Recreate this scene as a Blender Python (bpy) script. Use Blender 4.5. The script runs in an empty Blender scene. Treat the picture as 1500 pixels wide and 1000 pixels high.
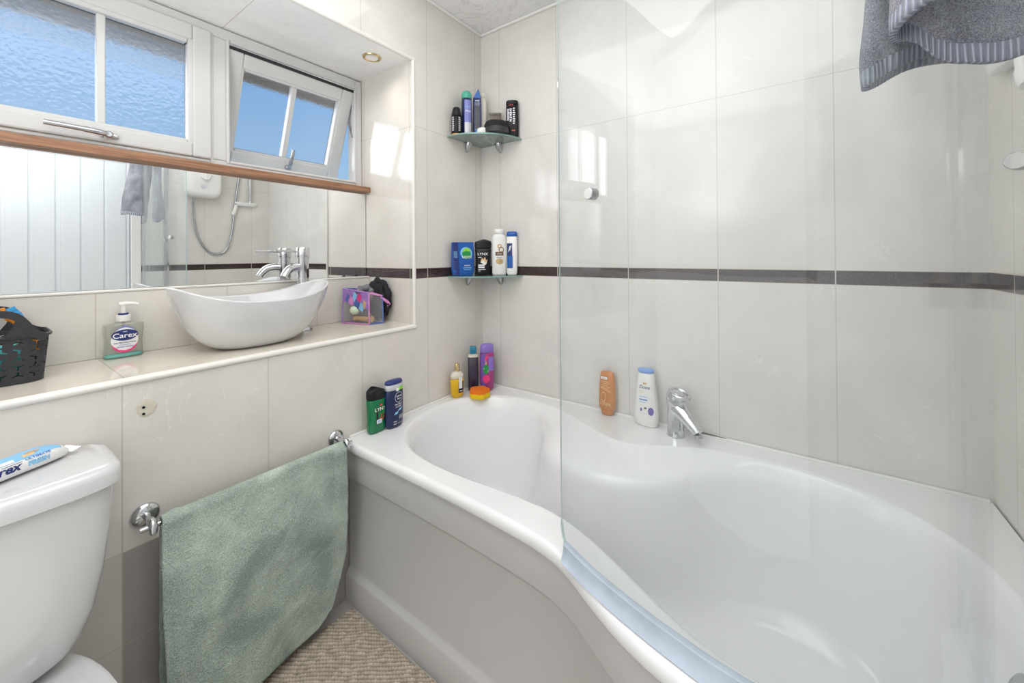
import bpy, bmesh, math, random
from math import sin, cos, pi, sqrt, radians
from mathutils import Vector, Matrix, noise
from mathutils.geometry import tessellate_polygon, delaunay_2d_cdt
random.seed(7)
SC = bpy.context.scene
COL = SC.collection
EYE = 1.134                       # lens height above the floor

# ------------------------------------------------------------------ materials
def nodes(name):
    m = bpy.data.materials.new(name); m.use_nodes = True
    nt = m.node_tree; b = nt.nodes['Principled BSDF']
    return m, nt, b

def mat(name, col, rough=.4, metal=0, spec=.5, coat=0, bump=0, bscale=60, var=0, vscale=8, trans=0, ior=1.45, sub=0, alpha=1, sheen=0):
    m, nt, b = nodes(name)
    b.inputs['Base Color'].default_value = (*col, 1)
    b.inputs['Roughness'].default_value = rough
    b.inputs['Metallic'].default_value = metal
    b.inputs['Specular IOR Level'].default_value = spec
    b.inputs['Coat Weight'].default_value = coat
    b.inputs['Coat Roughness'].default_value = .03
    b.inputs['Transmission Weight'].default_value = trans
    b.inputs['IOR'].default_value = ior
    b.inputs['Alpha'].default_value = alpha
    b.inputs['Sheen Weight'].default_value = sheen
    tc = nt.nodes.new('ShaderNodeTexCoord')
    n = nt.nodes.new('ShaderNodeTexNoise'); n.inputs['Scale'].default_value = vscale; n.inputs['Detail'].default_value = 4
    nt.links.new(tc.outputs['Object'], n.inputs['Vector'])
    v = max(var, .02)
    mx = nt.nodes.new('ShaderNodeMix'); mx.data_type = 'RGBA'
    mx.inputs[6].default_value = (*[c * (1 - v) for c in col], 1)
    mx.inputs[7].default_value = (*[min(1, c * (1 + v)) for c in col], 1)
    nt.links.new(n.outputs['Fac'], mx.inputs[0]); nt.links.new(mx.outputs[2], b.inputs['Base Color'])
    if bump:
        n2 = nt.nodes.new('ShaderNodeTexNoise'); n2.inputs['Scale'].default_value = bscale; n2.inputs['Detail'].default_value = 3
        nt.links.new(tc.outputs['Object'], n2.inputs['Vector'])
        bp = nt.nodes.new('ShaderNodeBump'); bp.inputs['Strength'].default_value = bump; bp.inputs['Distance'].default_value = .003
        nt.links.new(n2.outputs['Fac'], bp.inputs['Height']); nt.links.new(bp.outputs['Normal'], b.inputs['Normal'])
    return m

class N:
    """tiny node-math helper"""
    def __init__(s, nt): s.nt = nt
    def val(s, x, sock):
        if isinstance(x, (int, float)): sock.default_value = x
        else: s.nt.links.new(x, sock)
    def m(s, op, a, b=0, c=None):
        n = s.nt.nodes.new('ShaderNodeMath'); n.operation = op
        s.val(a, n.inputs[0]); s.val(b, n.inputs[1])
        if c is not None: s.val(c, n.inputs[2])
        return n.outputs[0]
    def mix(s, f, a, b):
        n = s.nt.nodes.new('ShaderNodeMix'); n.data_type = 'RGBA'
        s.val(f, n.inputs[0])
        for x, k in ((a, 6), (b, 7)):
            if isinstance(x, tuple): n.inputs[k].default_value = (*x, 1)
            else: s.nt.links.new(x, n.inputs[k])
        return n.outputs[2]
    def noise(s, vec, scale, detail=4, dist=0):
        n = s.nt.nodes.new('ShaderNodeTexNoise'); n.inputs['Scale'].default_value = scale
        n.inputs['Detail'].default_value = detail; n.inputs['Distortion'].default_value = dist
        s.nt.links.new(vec, n.inputs['Vector']); return n.outputs['Fac']

def tile_mat(name, axis, off, rows, band=True, dark=False, base=(.745, .708, .66), period=.3):
    m, nt, b = nodes(name); n = N(nt)
    g = nt.nodes.new('ShaderNodeNewGeometry'); sp = nt.nodes.new('ShaderNodeSeparateXYZ')
    nt.links.new(g.outputs['Position'], sp.inputs[0])
    pos = g.outputs['Position']
    u = sp.outputs[axis]; z = sp.outputs[2]
    uu = n.m('ADD', u, -off + 30 * period)
    cell = n.m('FLOOR', n.m('DIVIDE', uu, period))
    d = n.m('PINGPONG', uu, period / 2)             # distance to nearest vertical joint
    joint = n.m('LESS_THAN', d, .0013)
    row = 0.0
    for r in rows:
        joint = n.m('MAXIMUM', joint, n.m('COMPARE', z, r, .0011))
        row = n.m('ADD', n.m('GREATER_THAN', z, r), row)
    # per tile tone
    wn = nt.nodes.new('ShaderNodeTexWhiteNoise'); wn.noise_dimensions = '2D'
    cb = nt.nodes.new('ShaderNodeCombineXYZ'); nt.links.new(cell, cb.inputs[0])
    if not isinstance(row, float): nt.links.new(row, cb.inputs[1])
    nt.links.new(cb.outputs[0], wn.inputs['Vector'])
    big = n.noise(pos, 5, 5, .6)
    fine = n.noise(pos, 38, 5, .3)
    col = n.mix(n.m('MULTIPLY', n.m('SUBTRACT', big, .35), 2.2), tuple(c * .93 for c in base), tuple(min(1, c * 1.06) for c in base))
    col = n.mix(n.m('MULTIPLY', wn.outputs['Value'], .25), col, tuple(c * .9 for c in base))
    col = n.mix(n.m('MULTIPLY', n.m('GREATER_THAN', fine, .62), .12), col, (.62, .56, .49))
    # pale veins
    vn = n.noise(pos, 6.5, 6, 1.6)
    vein = n.m('LESS_THAN', n.m('ABSOLUTE', n.m('SUBTRACT', vn, .5)), .0035)
    pm = n.m('GREATER_THAN', n.noise(pos, 3.1, 2), .55)
    col = n.mix(n.m('MULTIPLY', n.m('MULTIPLY', vein, pm), .3), col, (.93, .9, .86))
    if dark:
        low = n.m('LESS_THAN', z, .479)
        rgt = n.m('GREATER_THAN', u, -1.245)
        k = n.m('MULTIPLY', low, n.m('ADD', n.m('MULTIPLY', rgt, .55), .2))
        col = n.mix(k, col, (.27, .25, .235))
    col = n.mix(n.m('MULTIPLY', joint, .65), col, (.50, .44, .36))
    if band:
        bz = n.m('MULTIPLY', n.m('GREATER_THAN', z, 1.043), n.m('LESS_THAN', z, 1.083))
        sp2 = n.noise(pos, 220, 3)
        bc = n.mix(n.m('MULTIPLY', n.m('GREATER_THAN', sp2, .6), .5), (.042, .026, .027), (.16, .13, .125))
        bc = n.mix(n.m('LESS_THAN', d, .0014), bc, (.62, .56, .5))
        col = n.mix(bz, col, bc)
        edge = n.m('MAXIMUM', n.m('COMPARE', z, 1.0425, .0012), n.m('COMPARE', z, 1.0835, .0012))
        col = n.mix(n.m('MULTIPLY', edge, .6), col, (.63, .5, .36))
    nt.links.new(col, b.inputs['Base Color'])
    b.inputs['Roughness'].default_value = .09
    b.inputs['Specular IOR Level'].default_value = .6
    bp = nt.nodes.new('ShaderNodeBump'); bp.inputs['Strength'].default_value = .25; bp.inputs['Distance'].default_value = .0012
    hgt = n.m('ADD', n.m('MULTIPLY', joint, -1.0), n.m('MULTIPLY', n.noise(pos, 7, 2), .35))
    nt.links.new(hgt, bp.inputs['Height']); nt.links.new(bp.outputs['Normal'], b.inputs['Normal'])
    return m

def text_map_attr(name, a, c, attr='h', rough=.95, bump=0, bscale=300):
    m, nt, b = nodes(name); n = N(nt)
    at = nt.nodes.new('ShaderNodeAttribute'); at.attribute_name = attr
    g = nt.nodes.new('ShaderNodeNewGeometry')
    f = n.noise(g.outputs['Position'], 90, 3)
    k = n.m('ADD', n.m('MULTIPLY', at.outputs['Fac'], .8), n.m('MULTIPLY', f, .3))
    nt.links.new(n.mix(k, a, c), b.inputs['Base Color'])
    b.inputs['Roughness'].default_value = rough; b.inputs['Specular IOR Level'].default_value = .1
    if bump:
        bp = nt.nodes.new('ShaderNodeBump'); bp.inputs['Strength'].default_value = bump; bp.inputs['Distance'].default_value = .003
        nt.links.new(n.noise(g.outputs['Position'], bscale, 3), bp.inputs['Height']); nt.links.new(bp.outputs['Normal'], b.inputs['Normal'])
    return m

def cloth_mat(name, lo, hi, scale=420, patch=9, ribs=None):
    m, nt, b = nodes(name); n = N(nt)
    tc = nt.nodes.new('ShaderNodeTexCoord'); pos = tc.outputs['Object']
    f = n.noise(pos, scale, 2); p = n.noise(pos, patch, 4, .5)
    k = n.m('ADD', n.m('MULTIPLY', f, .9), n.m('MULTIPLY', n.m('SUBTRACT', p, .5), 1.1))
    rc = nt.nodes.new('ShaderNodeValToRGB')
    rc.color_ramp.elements[0].position = .25; rc.color_ramp.elements[0].color = (*lo, 1)
    rc.color_ramp.elements[1].position = .75; rc.color_ramp.elements[1].color = (*hi, 1)
    nt.links.new(k, rc.inputs[0]); nt.links.new(rc.outputs[0], b.inputs['Base Color'])
    b.inputs['Roughness'].default_value = 1; b.inputs['Specular IOR Level'].default_value = .05
    b.inputs['Sheen Weight'].default_value = .25; b.inputs['Sheen Roughness'].default_value = .6
    bp = nt.nodes.new('ShaderNodeBump'); bp.inputs['Strength'].default_value = .9; bp.inputs['Distance'].default_value = .004
    nt.links.new(n.m('ADD', f, n.m('MULTIPLY', n.noise(pos, scale * .35, 2), .8)), bp.inputs['Height'])
    nt.links.new(bp.outputs['Normal'], b.inputs['Normal'])
    return m

def clear_mat(name, tint=(.97, .985, .98), haze=0.0, haze_col=(.85, .88, .9), refl=1.0, rough=.0):
    """thin clear sheet: straight-through light, mirror-like Fresnel sheen, a little film of haze"""
    m, nt, b = nodes(name); nt.nodes.remove(b); n = N(nt)
    out = nt.nodes['Material Output']
    tr = nt.nodes.new('ShaderNodeBsdfTransparent'); tr.inputs[0].default_value = (*tint, 1)
    gl = nt.nodes.new('ShaderNodeBsdfGlossy'); gl.inputs['Roughness'].default_value = rough
    df = nt.nodes.new('ShaderNodeBsdfDiffuse'); df.inputs[0].default_value = (*haze_col, 1)
    lw = nt.nodes.new('ShaderNodeNewGeometry'); dt = nt.nodes.new('ShaderNodeVectorMath'); dt.operation = 'DOT_PRODUCT'
    nt.links.new(lw.outputs['Incoming'], dt.inputs[0]); nt.links.new(lw.outputs['Normal'], dt.inputs[1])
    fr_ = n.m('ADD', .04, n.m('MULTIPLY', .96, n.m('POWER', n.m('SUBTRACT', 1.0, n.m('ABSOLUTE', dt.outputs['Value'])), 5.0)))
    m1 = nt.nodes.new('ShaderNodeMixShader'); m2 = nt.nodes.new('ShaderNodeMixShader')
    geo = nt.nodes.new('ShaderNodeNewGeometry')
    hz = n.m('MULTIPLY', n.m('ADD', n.noise(geo.outputs['Position'], 9, 3), .5), haze)
    nt.links.new(hz, m1.inputs[0]); nt.links.new(tr.outputs[0], m1.inputs[1]); nt.links.new(df.outputs[0], m1.inputs[2])
    nt.links.new(n.m('MINIMUM', n.m('MULTIPLY', fr_, refl), 1.0), m2.inputs[0])
    nt.links.new(m1.outputs[0], m2.inputs[1]); nt.links.new(gl.outputs[0], m2.inputs[2])
    nt.links.new(m2.outputs[0], out.inputs[0])
    return m

def obscure_mat(name):
    m, nt, b = nodes(name); nt.nodes.remove(b); n = N(nt)
    out = nt.nodes['Material Output']
    g = nt.nodes.new('ShaderNodeNewGeometry')
    bp = nt.nodes.new('ShaderNodeBump'); bp.inputs['Strength'].default_value = 1; bp.inputs['Distance'].default_value = .0007
    vo = nt.nodes.new('ShaderNodeTexVoronoi'); vo.feature = 'SMOOTH_F1'; vo.inputs['Scale'].default_value = 85
    nt.links.new(g.outputs['Position'], vo.inputs['Vector'])
    h = n.m('ADD', n.m('MULTIPLY', vo.outputs['Distance'], .9), n.noise(g.outputs['Position'], 120, 2))
    nt.links.new(h, bp.inputs['Height'])
    rf = nt.nodes.new('ShaderNodeBsdfRefraction'); rf.inputs['IOR'].default_value = 1.3; rf.inputs['Roughness'].default_value = .04
    rf.inputs['Color'].default_value = (.96, .98, 1, 1)
    gl = nt.nodes.new('ShaderNodeBsdfGlossy'); gl.inputs['Roughness'].default_value = .05
    tr = nt.nodes.new('ShaderNodeBsdfTransparent')
    for x in (rf, gl): nt.links.new(bp.outputs['Normal'], x.inputs['Normal'])
    m0 = nt.nodes.new('ShaderNodeMixShader'); m0.inputs[0].default_value = .3
    m1 = nt.nodes.new('ShaderNodeMixShader'); m1.inputs[0].default_value = .06
    nt.links.new(rf.outputs[0], m0.inputs[1]); nt.links.new(tr.outputs[0], m0.inputs[2])
    nt.links.new(m0.outputs[0], m1.inputs[1]); nt.links.new(gl.outputs[0], m1.inputs[2])
    nt.links.new(m1.outputs[0], out.inputs[0])
    return m

ROWS_N = (.274, .479, 1.646)
M = {}
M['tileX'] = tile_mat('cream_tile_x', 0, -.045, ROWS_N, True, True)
M['tileY'] = tile_mat('cream_tile_y', 1, -.709, (.479, 1.646), base=(.735, .712, .682))
M['tileR'] = tile_mat('cream_tile_return', 1, .028, (1.646,), True, False, (.77, .73, .675))
M['tileS'] = tile_mat('cream_tile_sill', 0, -.941 - .0, (.1,), False, False, (.79, .735, .635))
M['tileTop'] = tile_mat('white_tile_soffit', 0, -.938, (.1,), False, False, (.94, .935, .915), .6)
M['tileE'] = tile_mat('cream_tile_end', 0, -.13, (.479, 1.646))
M['trim'] = mat('cream_trim', (.80, .775, .725), .18, coat=.4, var=.03)
M['upvc'] = mat('white_upvc', (.61, .61, .60), .22, coat=.2, var=.01)
M['white'] = mat('white_ceramic', (.67, .67, .675), .08, coat=.6, var=.01)
M['acryl'] = mat('white_acrylic', (.84, .84, .845), .14, coat=.5, var=.01)
M['panel'] = mat('white_panel_plastic', (.60, .59, .585), .3, var=.015, bump=.04, bscale=260)
M['seat'] = mat('ivory_seat_plastic', (.82, .81, .74), .2, coat=.3)
M['chrome'] = mat('chrome', (.64, .65, .67), .07, 1, var=.02)
M['satin'] = mat('satin_chrome', (.47, .48, .50), .25, 1, var=.03)
M['nickel'] = mat('warm_nickel', (.74, .70, .64), .12, 1, var=.04)
M['gasket'] = mat('black_gasket', (.03, .03, .035), .5)
M['mould'] = mat('dark_joint', (.07, .06, .05), .8)
M['seal'] = mat('white_sealant', (.80, .79, .76), .35, bump=.3, bscale=60)
M['ceil'] = None
M['door'] = mat('white_door_paint', (.72, .75, .77), .35, var=.02)
M['frame_white'] = mat('white_gloss_paint', (.83, .82, .80), .3)
M['floor'] = mat('grey_vinyl', (.46, .44, .41), .4, var=.12, vscale=20)
M['glass'] = clear_mat('screen_glass', (.965, .98, .978), .034, (.80, .84, .87), 1.0)
M['glass_edge'] = mat('glass_edge', (.56, .66, .66), .15, spec=.8, var=.04)
M['shelf'] = clear_mat('frosted_shelf_glass', (.74, .83, .79), .42, (.50, .60, .56), 1.0, .08)
M['shelf_edge'] = mat('green_glass_edge', (.20, .36, .33), .15, spec=.8)
M['pvc'] = clear_mat('clear_pvc', (.90, .90, .92), .12, (.75, .75, .78), 1.2, .05)
M['pane'] = obscure_mat('obscure_glass')
M['black'] = mat('black_plastic', (.014, .014, .017), .35, spec=.3)
M['matblack'] = mat('charcoal_plastic', (.032, .033, .038), .45, bump=.15, bscale=300)
M['blackw'] = mat('bristle_black', (.018, .018, .02), .8, bump=1, bscale=400)
M['pwhite'] = mat('white_print', (.86, .86, .85), .4)
M['wplast'] = mat('white_plastic', (.84, .83, .80), .3, coat=.2)
M['cream'] = mat('cream_plastic', (.82, .78, .69), .35)
M['silver'] = mat('silver_print', (.62, .63, .66), .3, .3)
M['green'] = mat('green_bottle', (.004, .17, .06), .2, coat=.12, var=.1)
M['dgreen'] = mat('dark_green_print', (.02, .30, .07), .4)
M['lime'] = mat('lime_sticker', (.30, .72, .05), .4)
M['red'] = mat('red_print', (.62, .06, .05), .4)
M['pink'] = mat('pink_print', (.78, .05, .22), .35)
M['navy'] = mat('navy_bottle', (.008, .018, .075), .3, coat=.12)
M['navy2'] = mat('navy_print', (.02, .035, .17), .35)
M['blue'] = mat('blue_print', (.01, .10, .40), .3, coat=.12, var=.25, vscale=30)
M['mblue'] = mat('mid_blue', (.05, .22, .62), .35)
M['sky'] = mat('sky_blue', (.25, .55, .82), .35, var=.05)
M['lblue'] = mat('light_blue_cap', (.22, .38, .80), .3)
M['teal'] = mat('teal_cap', (.02, .22, .34), .3)
M['mint'] = mat('mint_cap', (.08, .42, .30), .2, coat=.12)
M['lilac'] = mat('lilac_label', (.22, .24, .55), .35)
M['grey'] = mat('grey_label', (.62, .62, .66), .4)
M['dgrey'] = mat('dark_grey_print', (.06, .065, .08), .3, var=.5, vscale=60)
M['purple'] = mat('purple_cap', (.26, .17, .55), .3, coat=.12)
M['dpurple'] = mat('dark_purple_liquid', (.035, .025, .05), .12, coat=.12)
M['magenta'] = mat('magenta_liquid', (.34, .05, .20), .2, coat=.12, var=.2)
M['yellow'] = mat('yellow_liquid', (.74, .43, .01), .2, coat=.12)
M['pale'] = mat('pale_clear_plastic', (.74, .68, .58), .12, coat=.12)
M['gold'] = mat('gold_metal', (.72, .55, .28), .18, 1)
M['syellow'] = mat('yellow_sponge', (.88, .60, .01), .9, bump=.8, bscale=240)
M['sorange'] = mat('orange_sponge', (.85, .19, .01), .9, bump=.8, bscale=240)
M['orange'] = mat('amber_tube', (.56, .19, .02), .3, coat=.5, var=.12, vscale=20)
M['dorange'] = mat('pale_orange_print', (.80, .55, .30), .4)
M['brown'] = mat('brown_print', (.16, .08, .05), .4)
M['tan'] = mat('tan_print', (.62, .40, .22), .4)
M['violet'] = mat('violet_print', (.16, .09, .40), .4)
M['soap'] = clear_mat('clear_soap_plastic', (.90, .91, .88), .10, (.70, .71, .66), 1.6, .02)
M['aqua'] = mat('aqua_soap', (.08, .55, .50), .15, coat=.5)
M['oran'] = mat('orange_brush', (.82, .27, .01), .3)
M['bristle'] = mat('blue_bristles', (.05, .36, .72), .6)
M['aquaP'] = mat('turquoise_plastic', (.10, .60, .58), .35)
M['wood'] = None
M['pwood'] = mat('pale_wood', (.70, .44, .20), .5, var=.15, vscale=30)
M['pastel'] = mat('pastel_green_soap', (.62, .72, .55), .5)
M['lav'] = mat('lavender_trim', (.36, .20, .55), .4, var=.6, vscale=60)
M['pinkt'] = mat('pink_trim', (.72, .28, .58), .4, var=.5, vscale=60)
M['bluet'] = mat('blue_trim', (.10, .16, .42), .4, var=.6, vscale=60)
M['mesh_black'] = mat('black_mesh', (.014, .014, .018), .7, bump=1, bscale=260)
M['mesh_grey'] = mat('grey_mesh', (.20, .20, .22), .7, bump=1, bscale=220)
M['sage'] = cloth_mat('sage_towel', (.27, .345, .295), (.62, .71, .63), 380, 8)
M['greytowel'] = cloth_mat('grey_towel', (.15, .155, .185), (.52, .53, .59), 620, 10)
M['rugm'] = text_map_attr('beige_rug', (.06, .045, .03), (.74, .64, .51))  # shade between the loops painted in: darker colour where the pile is low
M['soffit_brown'] = mat('brown_eaves', (.36, .29, .24), .7, var=.2)
M['patch'] = mat('plaster_patch', (.62, .585, .48), .7, var=.2, vscale=60, bump=.6, bscale=120)
M['hole'] = mat('dark_hole', (.008, .006, .006), .9)
M['mirror'] = mat('silvered_mirror', (.93, .95, .95), .0, 1, var=0)

def make_wood():
    m, nt, b = nodes('brown_wood'); n = N(nt)
    g = nt.nodes.new('ShaderNodeNewGeometry'); mp = nt.nodes.new('ShaderNodeMapping')
    mp.inputs['Scale'].default_value = (3, 40, 60); nt.links.new(g.outputs['Position'], mp.inputs[0])
    f = n.noise(mp.outputs[0], 2.2, 6, .8)
    nt.links.new(n.mix(n.m('MULTIPLY', n.m('SUBTRACT', f, .25), 1.9), (.17, .07, .035), (.46, .25, .14)), b.inputs['Base Color'])
    b.inputs['Roughness'].default_value = .5
    return m
M['wood'] = make_wood()

def make_ceil():
    m, nt, b = nodes('marbled_ceiling_panel'); n = N(nt)
    g = nt.nodes.new('ShaderNodeNewGeometry')
    f = n.noise(g.outputs['Position'], 4, 6, 1.5)
    v = n.m('LESS_THAN', n.m('ABSOLUTE', n.m('SUBTRACT', n.noise(g.outputs['Position'], 5, 6, 2), .5)), .012)
    c = n.mix(f, (.74, .74, .73), (.86, .85, .83))
    nt.links.new(n.mix(n.m('MULTIPLY', v, .35), c, (.5, .5, .5)), b.inputs['Base Color'])
    b.inputs['Roughness'].default_value = .25
    return m
M['ceil'] = make_ceil()

# ------------------------------------------------------------------ geometry helpers
class G:
    def __init__(s): s.v = []; s.f = []; s.m = []
    def add(s, v, f, mi=0):
        o = len(s.v); s.v += [tuple(p) for p in v]; s.f += [tuple(i + o for i in q) for q in f]; s.m += [mi] * len(f); return s
    def box(s, a, b, mi=0):
        x0, y0, z0 = a; x1, y1, z1 = b
        v = [(x0,y0,z0),(x1,y0,z0),(x1,y1,z0),(x0,y1,z0),(x0,y0,z1),(x1,y0,z1),(x1,y1,z1),(x0,y1,z1)]
        return s.add(v, [(3,2,1,0),(4,5,6,7),(0,1,5,4),(1,2,6,5),(2,3,7,6),(3,0,4,7)], mi)
    def loft(s, rings, cap0=True, cap1=True, closed=True, mi=0):
        n = len(rings[0]); v = [p for r in rings for p in r]; f = []
        for i in range(len(rings) - 1):
            for j in range(n if closed else n - 1):
                k = (j + 1) % n
                f.append((i*n+j, i*n+k, (i+1)*n+k, (i+1)*n+j))
        if cap0: f.append(tuple(range(n - 1, -1, -1)))
        if cap1: f.append(tuple(range((len(rings)-1)*n, len(rings)*n)))
        return s.add(v, f, mi)
    def tube(s, path, r, seg=12, mi=0, cap=True):
        P = [Vector(p) for p in path]; R = r if isinstance(r, (list, tuple)) else [r] * len(P)
        rings = []; up = None
        for i, p in enumerate(P):
            t = (P[min(i+1, len(P)-1)] - P[max(i-1, 0)]).normalized()
            if up is None:
                up = Vector((0,0,1)) if abs(t.z) < .9 else Vector((1,0,0))
            a = t.cross(up).normalized(); bb = a.cross(t).normalized(); up = bb
            rings.append([p + (a * cos(2*pi*k/seg) + bb * sin(2*pi*k/seg)) * R[i] for k in range(seg)])
        return s.loft(rings, cap, cap, True, mi)
    def lathe(s, prof, c=(0,0,0), seg=32, mi=0, cap0=True, cap1=True):
        return s.loft([[(c[0]+r*cos(2*pi*k/seg), c[1]+r*sin(2*pi*k/seg), c[2]+z) for k in range(seg)] for r, z in prof], cap0, cap1, True, mi)
    def grid(s, fn, nu, nv, mi=0, flip=False):
        v = [fn(i/nu, j/nv) for j in range(nv+1) for i in range(nu+1)]; w = nu+1
        f = [(j*w+i, j*w+i+1, (j+1)*w+i+1, (j+1)*w+i) for j in range(nv) for i in range(nu)]
        if flip: f = [q[::-1] for q in f]
        return s.add(v, f, mi)
    def xf(s, mtx, start=0):
        for i in range(start, len(s.v)): s.v[i] = tuple(mtx @ Vector(s.v[i]))
        return s
    def build(s, name, mats, parent=None, smooth=35, bevel=0, bseg=2, fix=True, loc=None, rot=None):
        me = bpy.data.meshes.new(name); me.from_pydata(s.v, [], s.f)
        mats = mats if isinstance(mats, (list, tuple)) else [mats]
        for m_ in mats: me.materials.append(m_)
        for p, mi in zip(me.polygons, s.m): p.material_index = mi
        if fix:
            bm = bmesh.new(); bm.from_mesh(me)
            bmesh.ops.recalc_face_normals(bm, faces=bm.faces); bm.to_mesh(me); bm.free()
        if smooth:
            for p in me.polygons: p.use_smooth = True
            me.set_sharp_from_angle(angle=radians(smooth))
        me.update()
        o = bpy.data.objects.new(name, me); COL.objects.link(o)
        if parent is not None: o.parent = parent
        if loc is not None: o.location = loc
        if rot is not None: o.rotation_euler = rot
        if bevel:
            bv = o.modifiers.new('bevel', 'BEVEL'); bv.width = bevel; bv.segments = bseg; bv.limit_method = 'ANGLE'; bv.angle_limit = radians(40)
        return o

def tag(o, label, cat, group=None):
    o['label'] = label; o['category'] = cat
    if group: o['group'] = group
    return o
def struct(o):
    o['kind'] = 'structure'; return o
def thing(name, label, cat, loc=(0,0,0), rz=0, group=None):
    o = bpy.data.objects.new(name, None); COL.objects.link(o); o.empty_display_size = .05
    o.location = loc; o.rotation_euler = (0,0,radians(rz))
    return tag(o, label, cat, group)

def catmull(P, per, closed=False):
    out = []; n = len(P)
    rng = range(n) if closed else range(n-1)
    g = (lambda i: P[i % n]) if closed else (lambda i: P[max(0, min(n-1, i))])
    for i in rng:
        a, b, c, d = [Vector(g(k)) for k in (i-1, i, i+1, i+2)]
        for k in range(per):
            t = k/per
            out.append(.5*((2*b) + (c-a)*t + (2*a-5*b+4*c-d)*t*t + (3*b-a-3*c+d)*t**3))
    if not closed: out.append(Vector(P[-1]))
    return out
def resample(P, n, closed=False):
    Q = list(P) + ([P[0]] if closed else [])
    L = [0]
    for a, b in zip(Q, Q[1:]): L.append(L[-1] + (b-a).length)
    out = []; j = 0
    for i in range(n):
        s = L[-1]*i/(n if closed else n-1)
        while j < len(L)-2 and L[j+1] < s: j += 1
        t = (s-L[j])/max(1e-9, L[j+1]-L[j]); out.append(Q[j].lerp(Q[j+1], t))
    return out

def sellipse(hw, hd, z, n=2.0, seg=40):
    r = []
    for k in range(seg):
        a = 2*pi*k/seg; c, s_ = cos(a), sin(a)
        r.append((hw*math.copysign(abs(c)**(2/n), c), hd*math.copysign(abs(s_)**(2/n), s_), z))
    return r

class Body:
    """bottle body: stack of superellipse sections; the front faces local -Y"""
    def __init__(s, prof, n=2.6): s.p = prof; s.n = n
    def geo(s, seg=44):
        g = G(); z0, w0, d0 = s.p[0]; z1, w1, d1 = s.p[-1]
        r = min(.0025, (z1-z0)*.2)
        rings = [sellipse(max(w0-r, w0*.4), max(d0-r, d0*.4), z0, s.n, seg), sellipse(w0, d0, z0+r, s.n, seg)]
        rings += [sellipse(w, d, z, s.n, seg) for z, w, d in s.p[1:-1] if z0+r < z < z1-r]
        rings += [sellipse(w1, d1, z1-r, s.n, seg), sellipse(max(w1-r, w1*.4), max(d1-r, d1*.4), z1, s.n, seg)]
        return g.loft(rings)
    def at(s, u, v, eps=.0005):
        p = s.p
        v_ = max(p[0][0], min(p[-1][0], v))
        for a, b in zip(p, p[1:]):
            if a[0] <= v_ <= b[0]: break
        t = (v_-a[0])/max(1e-9, b[0]-a[0]); hw = a[1]+(b[1]-a[1])*t; hd = a[2]+(b[2]-a[2])*t
        q = min(.985, abs(u)/hw)
        return (math.copysign(min(abs(u), hw*.985), u), -hd*(1-q**s.n)**(1/s.n) - eps, v)
    def part(s, root, name, m, seg=44): return s.geo(seg).build(name, m, root, 50)
    def rect(s, root, u0, v0, u1, v1, m, name='label', lay=1, skew=0):
        g = G(); g.grid(lambda a, b: s.at(u0+(u1-u0)*a, v0+(v1-v0)*b+skew*(a-.5), .0004*lay), 10, 6)
        return g.build(name, m, root, 60)
    def ell(s, root, u, v, a, b, m, name='logo', lay=1, hole=0):
        g = G(); rad = [hole, .5+hole*.5, 1] if hole else [0.001, .5, 1]
        g.loft([[s.at(u+a*r*cos(2*pi*k/28), v+b*r*sin(2*pi*k/28), .0004*lay) for k in range(28)] for r in rad], False, False)
        return g.build(name, m, root, 60)
    def poly(s, root, pts, m, name='print', lay=1):
        t = tessellate_polygon([[Vector((x, y, 0)) for x, y in pts]])
        return G().add([s.at(x, y, .0004*lay) for x, y in pts], t).build(name, m, root, 0)
    def text(s, root, txt, u, v, size, m, lay=2, bold=.02, shear=0, wide=1.0, name='lettering', al='CENTER'):
        cu = bpy.data.curves.new('t', 'FONT'); cu.body = txt; cu.size = size; cu.align_x = al; cu.align_y = 'CENTER'
        cu.offset = bold*size; cu.shear = shear; cu.resolution_u = 3
        ob = bpy.data.objects.new('t', cu); me = bpy.data.meshes.new_from_object(ob)
        bpy.data.objects.remove(ob); bpy.data.curves.remove(cu)
        for w in me.vertices: w.co = s.at(u + w.co.x*wide, v + w.co.y, .0004*lay)
        me.materials.clear(); me.materials.append(m); me.name = name
        o = bpy.data.objects.new(name, me); COL.objects.link(o); o.parent = root
        return o

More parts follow.
